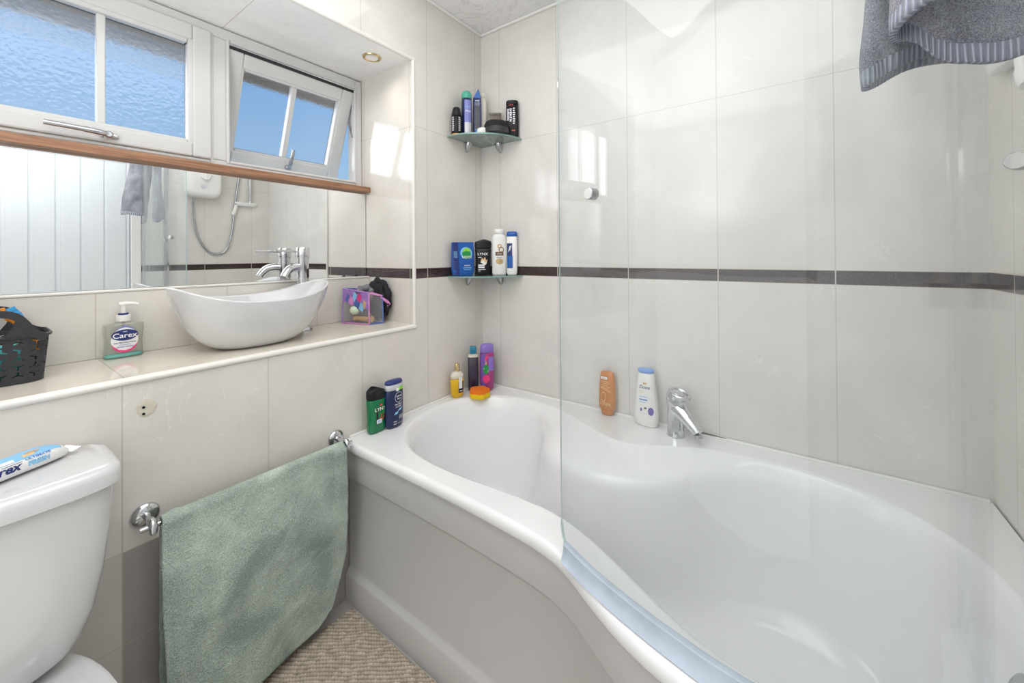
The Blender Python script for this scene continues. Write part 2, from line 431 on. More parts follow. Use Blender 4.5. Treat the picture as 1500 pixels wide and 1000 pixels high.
# ------------------------------------------------------------------ room shell
XL, XW0, XW1 = -2.0, -1.70, -.412            # west wall, recess left, recess right
SILL, SOF, CEIL = .865, 1.909, 2.185
YB = .40                                     # back of the recess
def wall_mesh():
    g = G()
    # faces of the window wall with its recess, and outward backing
    def q(a, b, c, d, mi): g.add([a, b, c, d], [(0,1,2,3)], mi)
    q((XL,0,0),(.06,0,0),(.06,0,SILL-.012),(XL,0,SILL-.012),0)
    q((XL,0,SOF),(.06,0,SOF),(.06,0,CEIL+.05),(XL,0,CEIL+.05),0)
    q((XL,0,SILL-.012),(XW0,0,SILL-.012),(XW0,0,SOF),(XL,0,SOF),0)
    q((XW1,0,SILL-.012),(.06,0,SILL-.012),(.06,0,SOF),(XW1,0,SOF),0)
    q((XW0,0,SOF),(XW1,0,SOF),(XW1,YB,SOF),(XW0,YB,SOF),2)       # soffit
    q((XW1,0,SILL-.012),(XW1,0,SOF),(XW1,YB,SOF),(XW1,YB,SILL-.012),1)
    q((XW0,0,SILL-.012),(XW0,0,SOF),(XW0,YB,SOF),(XW0,YB,SILL-.012),1)
    q((XW0,.0,SILL-.012),(XW1,.0,SILL-.012),(XW1,YB,SILL-.012),(XW0,YB,SILL-.012),3)
    # masonry behind backsplash and above the window
    g.box((XL,YB,0),(.06,YB+.04,1.415),4); g.box((XL,YB,SOF-.01),(.06,YB+.04,CEIL+.05),4)
    g.box((XL,YB,1.40),(XW0+.01,YB+.04,SOF),4); g.box((XW1-.002,YB,1.40),(.06,YB+.04,SOF),4)
    g.box((XL,.01,CEIL+.01),(.06,YB+.04,CEIL+.05),4)
    return g
struct(wall_mesh().build('wall_north', [M['tileX'], M['tileR'], M['tileTop'], M['trim'], M['door']], None, 0, fix=False))
struct(G().box((0,-1.66,0),(.06,0,CEIL+.05)).build('wall_east', M['tileY'], None, 0))
g = G()
g.box((-.775,-1.66,0),(.0,-1.6,CEIL+.05)); g.box((XL,-1.66,2.0),(-.775,-1.6,CEIL+.05)); g.box((XL,-1.66,0),(-1.66,-1.6,2.0))
struct(g.build('wall_south', M['tileE'], None, 0))
struct(G().box((XL-.06,-1.66,0),(XL,YB,CEIL+.05)).build('wall_west', M['tileY'], None, 0))
struct(G().box((XL,-1.66,-.05),(.0,0,0)).build('floor', M['floor'], None, 0))
struct(G().box((XL,-1.6,CEIL),(0,0,CEIL+.05)).build('ceiling', M['ceil'], None, 0))
# ceiling trim at the tiles
g = G(); g.box((XL,-.012,CEIL-.012),(0,0,CEIL)); g.box((-.012,-1.6,CEIL-.012),(0,0,CEIL))
struct(g.build('trim_1', M['frame_white'], None, 0, bevel=.004))
# rounded tile trim round the recess, sill and backsplash
def quarter(axis, a, b, cx, cz):             # little bullnose bar
    g = G(); r = .0075
    ring = [(r*cos(t), r*sin(t)) for t in [2*pi*k/16 for k in range(16)]]
    if axis == 'x': g.loft([[(x, cx+p, cz+q) for p, q in ring] for x in (a, b)])
    else: g.loft([[(cx+p, cz+q, z) for p, q in ring] for z in (a, b)])
    return g
struct(quarter('x', XW0, XW1+.006, .0045, SOF).build('trim_2', M['trim'], None, 60))
struct(quarter('z', SILL-.012, SOF+.005, XW1, .0045).build('trim_3', M['trim'], None, 60))
# sill: tiled top with a rounded front nosing
g = G(); g.box((XW0,.004,SILL-.011),(XW1-.001,.298,SILL))
prof = [(.006,SILL),(.001,SILL-.001),(-.004,SILL-.004),(-.006,SILL-.009),(-.005,SILL-.014),(-.001,SILL-.0175),(.006,SILL-.018)]
g.loft([[(x, y, z) for y, z in prof] for x in (XW0, XW1+.004)], True, True, True, 1)
struct(g.build('trim_4', [M['tileS'], M['trim']], None, 40))
# backsplash with its narrow top ledge
g = G(); g.box((XW0,.296,SILL),(XW1-.001,.325,1.040)); g.box((XW0,.293,1.040),(XW1-.001,.33,1.047),1)
M['tileB'] = tile_mat('cream_tile_backsplash', 0, -.945, (.1,), False, False, (.75, .715, .66))
struct(g.build('trim_5', [M['tileB'], M['trim']], None, 0, bevel=.002))

# mirror and wooden ledge
mr = G().box((XW0+.003,.319,1.0475),(XW1-.003,.325,1.4085)).build('mirror', [M['mirror']], None, 0)
tag(mr, 'long frameless mirror set between backsplash ledge and wooden strip', 'mirror')
wd = G().box((XW0+.002,.283,1.409),(XW1-.0015,.352,1.4325)).build('wooden_ledge', M['wood'], None, 0, bevel=.002)
tag(wd, 'narrow brown wooden strip running under the window above the mirror', 'ledge')

# ------------------------------------------------------------------ window
W = .345; WT = .06                            # inner face, thickness
win = struct(bpy.data.objects.new('window_1', None)); COL.objects.link(win)
x0, x1, zb, zt = XW0+.001, XW1-.002, 1.433, 1.905
g = G(); fw = .030
def rectframe(g, xa, xb, za, zb_, w, ya, yb, mi=0, wb=None, wl=None, wr=None, wt=None):
    wb = w if wb is None else wb; wl = w if wl is None else wl; wr = w if wr is None else wr; wt = w if wt is None else wt
    g.box((xa,ya,za),(xa+wl,yb,zb_),mi); g.box((xb-wr,ya,za),(xb,yb,zb_),mi)
    g.box((xa+wl,ya,za),(xb-wr,yb,za+wb),mi); g.box((xa+wl,ya,zb_-wt),(xb-wr,yb,zb_),mi)
rectframe(g, x0, x1, zb, zt, .030, W, W+WT, wb=.025, wt=.036)
g.box((-.974,W,zb+.025),(-.928,W+WT,zt-.036))                      # mullion
g.build('outer_frame', M['upvc'], win, 0, bevel=.004)
# raised inner lip of the mullion and frame
g = G()
rectframe(g, -.930, -.442, zb+.018, zt-.032, .010, W-.004, W+.02)
rectframe(g, XW0+.028, -.966, zb+.012, zt-.032, .010, W-.003, W+.02)
g.build('frame_lip', M['upvc'], win, 0, bevel=.003)
# closed left sash
sl = G(); xa, xb, za, zc = -1.53, -.974, zb+.022, zt-.03
rectframe(sl, xa, xb, za, zc, .05, W-.012, W+.035, wb=.044, wt=.050)
so = sl.build('sash', M['upvc'], win, 0, bevel=.005)
bd = G(); rectframe(bd, xa+.044, xb-.044, za+.036, zc-.044, .018, W-.008, W+.02); bd.build('glazing_bead', M['upvc'], so, 0, bevel=.005)
gk = G(); rectframe(gk, xa+.058, xb-.058, za+.050, zc-.058, .0035, W+.004, W+.024); gk.build('gasket', M['gasket'], so, 0)
G().box((xa+.058,W+.012,za+.050),(xb-.058,W+.016,zc-.058)).build('pane', M['pane'], so, 0)
G().box((-1.236,W+.002,za+.053),(-1.2175,W+.028,zc-.061)).build('glazing_bar', M['upvc'], so, 0, bevel=.003)
# window handle on the closed sash
hd = G(); hd.loft([sellipse(.020,.007,0,3,24), sellipse(.019,.0065,.008,3,24), sellipse(.015,.005,.010,3,24)])
hd.xf(Matrix.Translation((-1.213,W-.012,za+.017)) @ Matrix.Rotation(radians(90),4,'X'))
n0 = len(hd.v); hd.loft([sellipse(.0095,.0095,0,2,24), sellipse(.0095,.0095,.02,2,24), sellipse(.006,.006,.023,2,24)])
hd.xf(Matrix.Translation((-1.218,W-.020,za+.017)) @ Matrix.Rotation(radians(90),4,'X'), n0)
hd.tube(catmull([(-1.22,W-.036,za+.017),(-1.245,W-.044,za+.018),(-1.285,W-.046,za+.019),(-1.335,W-.044,za+.020)], 6), [.0075]*10+[.0065]*9, 14)
hd.build('handle', M['chrome'], win, 40)
# open top-hung right sash
ang = 20
sash = bpy.data.objects.new('open_sash', None); COL.objects.link(sash); sash.parent = win
sash.location = (0, W+.006, zt-.056); sash.rotation_euler = (radians(ang),0,0)
sw0, sw1, sh = -.922, -.450, .392
s = G(); rectframe(s, sw0, sw1, -sh, 0, .050, -.004, .045); s.build('sash', M['upvc'], sash, 0, bevel=.005)
s = G(); rectframe(s, sw0+.042, sw1-.042, -sh+.042, -.042, .016, .0, .03); s.build('glazing_bead', M['upvc'], sash, 0, bevel=.005)
s = G(); rectframe(s, sw0+.054, sw1-.054, -sh+.054, -.054, .0035, .010, .032); s.build('gasket', M['gasket'], sash, 0)
G().box((sw0+.054,.018,-sh+.054),(sw1-.054,.022,-.054)).build('pane', M['pane'], sash, 0)
xm = (sw0+sw1)/2
G().box((xm-.009,.008,-sh+.057),(xm+.009,.034,-.057)).build('glazing_bar', M['upvc'], sash, 0, bevel=.003)
s = G(); s.lathe([(.010,0),(.010,.02),(.007,.022)], seg=20); s.xf(Matrix.Translation((xm+.012,.0,-sh+.022)) @ Matrix.Rotation(radians(90),4,'X'))
s.tube([(xm+.012,-.016,-sh+.022),(xm+.012,-.03,-sh+.04),(xm+.012,-.036,-sh+.075),(xm+.012,-.036,-sh+.10)], [.006,.007,.0065,.006], 12)
s.build('handle', M['satin'], sash, 40)
# dark drip bar above the open sash and friction stay
G().box((sw0-.004,W+.001,zt-.058),(sw1+.004,W+.03,zt-.048)).build('weather_strip', M['gasket'], win, 0)
G().tube([(sw0,W-.003,zt-.0465),(sw1,W-.003,zt-.0465)], .0038, 10).build('hinge_rod', M['chrome'], win, 50)
s = G(); s.box((-.4495,W+.006,zb+.05),(-.4465,W+.016,zt-.05))
s.tube([(-.449,W+.012,zt-.07),(-.452,W+.034,zt-.13),(-.452,W+.05,zt-.18)], .004, 8); s.tube([(-.449,W+.012,zb+.22),(-.452,W+.04,zt-.19),(-.452,W+.055,zt-.16)], .004, 8)
s.build('friction_stay', M['satin'], win, 30)
# eaves outside over the window
ev = G(); ev.box((-2.4,.47,1.99),(.4,.86,2.01)); ev.box((-2.4,.86,1.955),(.4,.88,2.10))
struct(ev.build('trim_6', M['soffit_brown'], None, 0))

# recessed downlight in the soffit
dl = thing('downlight', 'small round recessed downlight in the window recess ceiling', 'light', (-.519,.118,SOF))
g = G(); g.lathe([(.024,-.0005),(.029,-.0045),(.034,-.004),(.0355,-.0005)], seg=36, cap0=False, cap1=False); g.build('bezel', M['gold'], dl, 40)
g = G(); g.lathe([(.024,-.003),(.017,-.0008)], seg=32, cap1=True, cap0=False)
M['lampglow'] = mat('lamp_glass', (.9, .88, .82), .2)
g.build('lamp', M['lampglow'], dl, 40)

# plastered holes in the tile
ph = thing('wall_plaster_patch', 'crumbly cream filler patch with two screw holes above the towel rail', 'patch', (-1.204,0,.787))
g = G(); rings = []
for r, y in ((.0185,-.0003),(.016,-.0012),(.010,-.0008),(.001,-.0006)):
    rings.append([((r+random.uniform(-.0015,.0015))*cos(a), y, (r*1.05)*sin(a)+random.uniform(-.001,.001)) for a in [2*pi*k/24 for k in range(24)]])
g.loft(rings, False, True); g.build('filler', M['patch'], ph, 40)
for dz in (.0035, -.0115):
    g = G(); g.loft([[( -.0055+.0028*cos(a), -.0022, dz+.0028*sin(a)) for a in [2*pi*k/16 for k in range(16)]],[(-.0055+.0028*cos(a), -.0008, dz+.0028*sin(a)) for a in [2*pi*k/16 for k in range(16)]]])
    g.build('screw_hole', M['hole'], ph, 0)

# ------------------------------------------------------------------ bathtub
RIM = .53
FC = [(-.722,-.003),(-.722,-.12),(-.722,-.30),(-.723,-.48),(-.727,-.62),(-.736,-.76),(-.757,-.838),(-.797,-.912),(-.832,-.985),(-.856,-1.07),
      (-.867,-1.16),(-.863,-1.25),(-.841,-1.33),(-.80,-1.405),(-.76,-1.475),(-.738,-1.54),(-.732,-1.597)]
front = resample(catmull([(x, y, 0) for x, y in FC], 8), 90)
def offs(P, d):                              # offset of the open front curve; + = outward (-X)
    out = []
    for i, p in enumerate(P):
        t = (P[min(i+1, len(P)-1)] - P[max(0, i-1)]).normalized(); n_ = Vector((t.y, -t.x, 0))
        q = p + n_*d
        if i in (0, len(P)-1): q.y = p.y
        out.append(q)
    return out
IN = [(-.604,-.168),(-.55,-.108),(-.47,-.062),(-.379,-.040),(-.25,-.048),(-.13,-.125),(-.078,-.22),(-.062,-.33),(-.09,-.476),(-.158,-.61),(-.205,-.722),(-.197,-.81),
      (-.145,-.90),(-.108,-.985),(-.088,-1.105),(-.082,-1.23),(-.115,-1.345),(-.183,-1.445),(-.27,-1.505),(-.36,-1.53),(-.50,-1.535),(-.63,-1.50),
      (-.73,-1.42),(-.785,-1.31),(-.803,-1.20),(-.795,-1.117),(-.772,-1.05),(-.748,-1.0),(-.708,-.92),(-.668,-.83),(-.646,-.74),(-.646,-.65),(-.652,-.55),(-.659,-.45),(-.657,-.33),(-.640,-.24)]
loop = resample(catmull([(x, y, 0) for x, y in IN], 8, True), 200, True)
def inward(P):
    out = []
    n = len(P)
    for i in range(n):
        t = (P[(i+1) % n]-P[i-1]).normalized(); out.append(Vector((t.y, -t.x, 0)))
    # make sure it points inside
    c = sum(P, Vector())/n
    if sum((c-P[i]).dot(out[i]) for i in range(n)) < 0: out = [-v for v in out]
    return out
def shoulder(p):
    if p.x < -.40: return 0.0
    pts = [(-.34,0),(-.42,.02),(-.50,.07),(-.60,.14),(-.68,.155),(-.76,.145),(-.85,.11),(-.95,.075),(-1.05,.03),(-1.14,0)]
    if p.y > -.34 or p.y < -1.14: return 0.0
    for a, b in zip(pts, pts[1:]):
        if b[0] <= p.y <= a[0]:
            t = (p.y-a[0])/(b[0]-a[0]); return a[1]+(b[1]-a[1])*t
    return 0.0
nrm = inward(loop); sh_ = [shoulder(p) for p in loop]
for _ in range(6): sh_ = [(sh_[i-1]+2*sh_[i]+sh_[(i+1) % len(sh_)])/4 for i in range(len(sh_))]
def ring(d, z, w):
    P = [p + n_*(d + s_*w) for p, n_, s_ in zip(loop, nrm, sh_)]
    k = int(d*120)+int(6*w)
    for _ in range(k): P = [(P[i-1]+2*P[i]+P[(i+1) % len(P)])/4 for i in range(len(P))]
    return [(p.x, p.y, z) for p in P]
tub = thing('bathtub', 'white acrylic shower bath with bulging end and matching front panel', 'bathtub')
g = G()
rings = [ring(d, RIM-dz, w) for d, dz, w in ((0,0,0),(.004,.0012,0),(.009,.004,.0),(.014,.009,.12),(.018,.017,.34),(.022,.028,.68),(.026,.036,.92),(.030,.048,1.0),(.036,.070,1.02),(.044,.10,1.0),(.055,.14,.97),(.075,.20,.9),(.095,.27,.75),(.115,.32,.6),(.14,.350,.5),(.17,.365,.45),(.20,.372,.4))]
g.loft(rings, False, True, True)
lip = [(-.013,0),(-.007,-.0016),(-.003,-.005),(0,-.011),(.0005,-.024),(-.002,-.030),(-.006,-.033),(-.03,-.034)]
L = [[(p.x, p.y, RIM+z) for p in offs(front, d)] for d, z in lip]
v = [p for r in L for p in r]; nn = len(front)
g.add(v, [(i*nn+j, i*nn+j+1, (i+1)*nn+j+1, (i+1)*nn+j) for i in range(len(lip)-1) for j in range(nn-1)])
outer = [Vector(p) for p in L[0]] + [Vector((-.002,-1.597,RIM)), Vector((-.002,-.003,RIM))]
inner = [Vector(p) for p in rings[0]]
t = tessellate_polygon([outer, inner[::-1]]); allp = outer + inner[::-1]
base = len(g.f); g.add(allp, t)
tb = g.build('tub_shell', M['acryl'], tub, 40)
bm = bmesh.new(); bm.from_mesh(tb.data); bmesh.ops.remove_doubles(bm, verts=bm.verts, dist=.0003)
bmesh.ops.recalc_face_normals(bm, faces=bm.faces)
if sum(f.normal.z*f.calc_area() for f in bm.faces) < 0: bmesh.ops.reverse_faces(bm, faces=bm.faces)
bm.to_mesh(tb.data); bm.free()
for p in tb.data.polygons: p.use_smooth = not (p.normal.z > .999 and abs(p.center.z-RIM) < .001)
# front panel: upper band, recessed field, projecting plinth
pp = [(-.016,.497),(-.016,.406),(-.0175,.4015),(-.021,.3985),(-.0235,.393),(-.0235,.112),(-.021,.104),(-.012,.092),(-.009,.086),(-.009,.0)]
g = G(); L = [[(p.x, p.y, z) for p in offs(front, d)] for d, z in pp]
v = [p for r in L for p in r]
g.add(v, [(i*nn+j, i*nn+j+1, (i+1)*nn+j+1, (i+1)*nn+j) for i in range(len(pp)-1) for j in range(nn-1)])
g.build('front_panel', M['panel'], tub, 50)
g = G(); g.tube([(p.x, p.y, .4975) for p in offs(front, -.0155)], .0014, 6); g.build('panel_joint', M['mould'], tub, 50)
g = G(); g.tube([(-.0065,-1.592,RIM+.001),(-.0065,-.0065,RIM+.001)], .006, 10); g.tube([(-.0065,-.0065,RIM+.001),(-.700,-.0065,RIM+.001)], .006, 10)
g.build('sealant', M['seal'], tub, 60)
g = G(); g.tube([(-.010,-.925,RIM+.0062),(-.0105,-.96,RIM+.0066),(-.010,-1.03,RIM+.0062)], [.0008,.0032,.0008], 6)
g.build('mould_streak', M['mould'], tub, 60)
g = G(); g.lathe([(.0001,.010),(.025,.010),(.032,.006),(.034,0)], seg=32, cap0=False)
g.xf(Matrix.Translation((-.535,-1.490,.470)) @ Matrix.Rotation(radians(-72),4,'X') @ Matrix.Rotation(0,4,'Z'))
g.build('overflow_cover', M['satin'], tub, 40)
g = G(); g.lathe([(.0001,.004),(.028,.004),(.032,.001)], c=(-.42,-1.18,RIM-.3722), seg=32, cap0=False); g.build('plug_hole', M['chrome'], tub, 40)

# ------------------------------------------------------------------ curved glass screen
GC = [(-.741,-.828),(-.757,-.853),(-.786,-.924),(-.811,-1.006),(-.827,-1.075),(-.836,-1.125),(-.840,-1.19),(-.829,-1.265),(-.797,-1.335),(-.742,-1.385),(-.700,-1.418),(-.682,-1.455),(-.668,-1.50),(-.655,-1.548),(-.645,-1.592)]
gc = resample(catmull([(x, y, 0) for x, y in GC], 8), 100)
screen = thing('shower_screen', 'curved clear glass shower screen standing on the bath rim', 'shower screen')
ZB, ZT = RIM+.020, 1.955; RC = .045
arc = [0]
for a, b in zip(gc, gc[1:]): arc.append(arc[-1]+(b-a).length)
def gz(s_):
    return ZB + (RC - sqrt(max(0, RC*RC-(RC-s_)**2)) if s_ < RC else 0)
ts = [0,.0008,.003,.006,.010,.015,.022,.032,.045]
def gp(s_):
    for i in range(len(arc)-1):
        if arc[i+1] >= s_:
            return gc[i].lerp(gc[i+1], (s_-arc[i])/(arc[i+1]-arc[i]))
    return gc[-1]
SS = ts + [.045+(arc[-1]-.045)*k/90 for k in range(1, 91)]
mid = [gp(s_) for s_ in SS]
gA, gB = offs(mid, .003), offs(mid, -.003)
g = G(); n = len(SS); NZ = 12
def sheet(P): return [(p.x, p.y, gz(s_) + (ZT-gz(s_))*k/NZ) for k in range(NZ+1) for p, s_ in zip(P, SS)]
g.add(sheet(gA), [(k*n+i, k*n+i+1, (k+1)*n+i+1, (k+1)*n+i) for k in range(NZ) for i in range(n-1)])
g.add(sheet(gB), [(k*n+i, (k+1)*n+i, (k+1)*n+i+1, k*n+i+1) for k in range(NZ) for i in range(n-1)])
g.build('glass_panel', M['glass'], screen, 60, fix=False)
g = G()
e = [(p.x, p.y, gz(s_)) for p, s_ in zip(mid, SS)]
def strip(A, B): g.add(A+B, [(i, i+1, len(A)+i+1, len(A)+i) for i in range(len(A)-1)])
bot = lambda P: [(p.x, p.y, gz(s_)) for p, s_ in zip(P, SS)]
top = lambda P: [(p.x, p.y, ZT) for p in P]
strip(bot(gA), bot(gB)); strip(top(gA), top(gB))
strip([(gA[0].x,gA[0].y,gz(0)),(gA[0].x,gA[0].y,ZT)], [(gB[0].x,gB[0].y,gz(0)),(gB[0].x,gB[0].y,ZT)])
g.build('glass_edge', M['glass_edge'], screen, 0)
# soft seal strip under the glass
sc = [gp(.012+(arc[-1]-.012)*k/80) for k in range(81)]
g = G(); pr = [(.006,RIM+.030),(.007,RIM+.018),(.011,RIM+.008),(.016,RIM+.002),(.004,RIM+.0012),(-.008,RIM+.002),(-.007,RIM+.018),(-.006,RIM+.030)]
L = [[(p.x, p.y, z) for p in offs(sc, d)] for d, z in pr]; nn2 = len(sc)
g.add([p for r in L for p in r], [(i*nn2+j, i*nn2+j+1, ((i+1) % len(pr))*nn2+j+1, ((i+1) % len(pr))*nn2+j) for i in range(len(pr)) for j in range(nn2-1)])
M['sealstrip'] = mat('bluish_seal_strip', (.50, .58, .68), .12, coat=.6, var=.2, vscale=20)
g.build('seal_strip', M['sealstrip'], screen, 30)
g = G(); g.box((-.660,-1.599,RIM+.004),(-.632,-1.580,ZT)); g.build('wall_profile', M['chrome'], screen, 0, bevel=.003)
def knob(x, y, z, nx, ny):
    a = math.atan2(ny, nx); mt = Matrix.Translation((x, y, z)) @ Matrix.Rotation(a,4,'Z') @ Matrix.Rotation(radians(90),4,'Y')
    g = G(); g.lathe([(.0098,-.009),(.0108,-.008),(.0108,-.003),(.0108,.003),(.0108,.008),(.0098,.009)], seg=32, cap0=False, cap1=False); g.xf(mt)
    k = g.build('fixing_knob', M['satin'], screen, 40)
    for s_ in (-1, 1):
        g = G(); g.lathe([(.0098,.009*s_),(.0001,.0094*s_)], seg=32, cap0=False, cap1=False); g.xf(mt); g.build('knob_cap', M['upvc'], k, 40)
knob(-.7835,-.918,1.244,-.9,.37); knob(-.686,-1.446,1.246,-.85,.53)

# ------------------------------------------------------------------ corner shelves
def shelf(z, label):
    t = thing('corner_shelf', label, 'shelf', (-.001,-.001,z), 0, 'glass corner shelves')
    g = G(); R = .232; k = 28
    arcp = [(-R*cos(a), -R*sin(a)) for a in [radians(90)*i/k for i in range(k+1)]]
    pts = [(-.001,-.001)] + arcp
    g.add([(x, y, 0) for x, y in pts] + [(x, y, -.006) for x, y in pts], [tuple(range(len(pts))), tuple(range(2*len(pts)-1, len(pts)-1, -1))])
    g.add([(x, y, 0) for x, y in pts] + [(x, y, -.006) for x, y in pts], [(i, (i+1) % len(pts), len(pts)+(i+1) % len(pts), len(pts)+i) for i in range(len(pts))], 1)
    g.build('glass_plate', [M['shelf'], M['shelf_edge']], t, 0)
    for px, py, rz in ((-.108,-.0,0),(-.0,-.114,-90)):
        b = G(); secs = []
        for zz, w, d in ((-.0065,.0165,.032),(-.012,.0165,.031),(-.022,.015,.026),(-.034,.012,.018),(-.043,.0075,.010),(-.047,.0035,.005)):
            secs.append([(w*math.copysign(abs(cos(a))**.8, cos(a)), -d/2+d/2*sin(a), zz) for a in [2*pi*i/20 for i in range(20)]])
        b.loft(secs); b.xf(Matrix.Translation((px, py, 0)) @ Matrix.Rotation(radians(rz),4,'Z'))
        b.build('bracket', M['satin'], t, 40)
    return t
Z1, Z2 = 1.650, 1.045
shelf(Z1, 'upper frosted glass corner shelf with two chrome brackets')
shelf(Z2, 'lower glass corner shelf at the dark tile band')

# ------------------------------------------------------------------ bottles on the bath rim
R_ = RIM + .0005
def place(name, label, cat, x, y, z, rz): return thing(name, label, cat, (x, y, z), rz)

t = place('shower_gel_bottle', 'green shower gel bottle with black angled cap on bath rim by the towel rail', 'bottle', -.620, -.040, R_, 0)
b = Body([(0,.029,.015),(.012,.033,.018),(.045,.031,.017),(.085,.0325,.018),(.114,.034,.0185)], 2.8)
b.part(t, 'body', M['green'])
c = Body([(.1145,.034,.0185),(.128,.035,.0185),(.1415,.034,.0175)], 2.8)
g = c.geo(); 
for i, p in enumerate(g.v):
    if p[2] > .125: g.v[i] = (p[0], p[1], p[2] + .0165*(1-abs(p[0]+.006)/.04) - .003)
    if p[2] < .118: g.v[i] = (p[0], p[1], p[2] - .004*(1-abs(p[0]-.012)/.03) if abs(p[0]-.012) < .03 else p[2])
g.build('cap', M['black'], t, 40)
b.poly(t, [(-.012,.03),(.024,.034),(.0275,.098),(.004,.102),(-.008,.088)], M['black'], 'label')
b.text(t, 'LYNX', .006, .080, .0155, M['pwhite'], 2, .014, 0, 1.15)
b.rect(t, .002, .091, .013, .097, M['red'], 'emblem', 2)
b.poly(t, [(.0,.047),(.008,.056),(.004,.063),(.013,.060),(.02,.066),(.026,.058),(.024,.048),(.016,.042),(.008,.04)], M['red'], 'print', 2)
b.poly(t, [(.012,.062),(.02,.078),(.027,.082),(.026,.066),(.019,.06)], M['dgreen'], 'print', 3)
b.rect(t, -.010, .033, .010, .046, M['pwhite'], 'sticker', 3); b.rect(t, -.007, .0365, .007, .0385, M['mblue'], 'print', 4); b.rect(t, -.007, .041, .006, .043, M['mblue'], 'print', 4)

t = place('shower_gel_bottle', 'navy blue shower gel bottle with grey shoulder and oval top, right of green bottle', 'bottle', -.559, -.056, R_, 0)
b = Body([(0,.029,.016),(.010,.035,.0185),(.05,.037,.0195),(.10,.037,.0195),(.132,.0355,.019)], 2.3)
b.part(t, 'body', M['navy'])
b2 = Body([(.132,.0355,.019),(.152,.0345,.0185)], 2.3); b2.part(t, 'shoulder', M['silver'])
c = Body([(.152,.0345,.0185),(.158,.0345,.0185),(.1635,.033,.0175)], 2.3); c.part(t, 'cap', M['navy2'])
b2.rect(t, -.004, .128, .008, .139, M['pwhite'], 'sticker'); b2.rect(t, .008, .130, .033, .1415, M['lime'], 'sticker')
b.ell(t, .008, .106, .0175, .0185, M['silver'], 'logo_ring', 1, .9)
b.text(t, 'NIVEA', .008, .1095, .0082, M['pwhite'], 2, .014); b.text(t, 'MEN', .008, .1005, .0075, M['silver'], 2, .02)
b.text(t, 'PROTECT', .006, .0815, .0072, M['pwhite'], 2, .014); b.text(t, '& CARE', .006, .0735, .0072, M['pwhite'], 2, .014)
b.poly(t, [(-.014,.047),(-.006,.056),(.006,.058),(.002,.049)], M['sky'], 'print'); b.poly(t, [(.002,.058),(.01,.066),(.024,.067),(.016,.059)], M['sky'], 'print')
for k in range(3): b.rect(t, .008, .040-.005*k, .026, .042-.005*k, M['silver'], 'print')
b.rect(t, -.014, .022, .0, .025, M['silver'], 'print'); b.rect(t, -.014, .014, -.002, .0165, M['pwhite'], 'print'); b.rect(t, .002, .0145, .026, .016, M['silver'], 'print')

t = place('bath_oil_bottle', 'small bottle of yellow liquid with gold cap on bath rim near corner', 'bottle', -.218, -.038, R_, -22)
b = Body([(0,.020,.013),(.012,.027,.017),(.05,.029,.018),(.080,.029,.018)], 2.6); b.part(t, 'liquid', M['yellow'])
b2 = Body([(.0802,.029,.018),(.097,.028,.0175),(.107,.018,.012),(.112,.010,.009)], 2.4); b2.part(t, 'shoulder', M['pale'])
G().lathe([(.0105,.112),(.011,.113),(.011,.140),(.0095,.143)], seg=24).build('cap', M['gold'], t, 40)
b.rect(t, -.001, .022, .022, .070, M['black'], 'label'); b.rect(t, .001, .040, .016, .088, M['pwhite'], 'label', 2)
b.rect(t, .005, .05, .012, .051, M['grey'], 'print', 3); b.rect(t, .005, .06, .012, .061, M['grey'], 'print', 3); b.rect(t, .004, .028, .018, .031, M['pwhite'], 'print', 2)

t = place('flower_sponge', 'flower shaped bath sponge with orange top and yellow base on bath rim corner', 'sponge', -.158, -.112, R_, -45)
def flower(z, k): return [((.036+.0085*abs(cos(2.5*a+.3))**.7)*k*cos(a), (.036+.0085*abs(cos(2.5*a+.3))**.7)*k*sin(a), z) for a in [2*pi*i/80 for i in range(80)]]
G().loft([flower(0,.96), flower(.003,1), flower(.020,1)]).build('base', M['syellow'], t, 50)
G().loft([flower(.0201,1), flower(.029,1), flower(.032,.96)]).build('top', M['sorange'], t, 50)

t = place('bath_product_bottle', 'dark purple clear bottle with square blue cap in the bath corner', 'bottle', -.112, -.036, R_, -45)
b = Body([(0,.021,.018),(.01,.023,.020),(.148,.023,.020)], 4); b.part(t, 'body', M['dpurple'])
Body([(.1482,.023,.020),(.158,.022,.019),(.163,.014,.012)], 4).part(t, 'shoulder', M['pale'])
Body([(.163,.0145,.0125),(.196,.0145,.0125)], 5).part(t, 'cap', M['teal'])

t = place('shower_gel_bottle', 'purple capped shower bottle with pink fruit print in the bath corner behind the sponge', 'bottle', -.078, -.088, R_, -42)
b = Body([(0,.022,.015),(.012,.029,.019),(.06,.032,.021),(.12,.033,.0215),(.168,.031,.020)], 2.5); b.part(t, 'body', M['magenta'])
c = Body([(.168,.031,.020),(.185,.030,.0195),(.2,.028,.018),(.207,.024,.015)], 2.5); c.part(t, 'cap', M['purple'])
b.rect(t, -.030, .02, -.010, .165, M['violet'], 'label'); b.rect(t, .004, .09, .028, .152, M['purple'], 'print')
b.poly(t, [(-.016,.135),(-.01,.155),(.004,.168),(.022,.172),(.026,.163),(.006,.152),(-.006,.138)], M['pink'], 'print', 2)
b.ell(t, -.008, .098, .013, .02, M['dgreen'], 'print', 2); b.poly(t, [(-.019,.098),(.002,.086),(.004,.091),(-.016,.105)], M['silver'], 'print', 3)
b.poly(t, [(-.013,.12),(-.007,.14),(-.002,.12)], M['tan'], 'print', 3); b.ell(t, -.006, .056, .016, .018, M['pink'], 'print', 2)

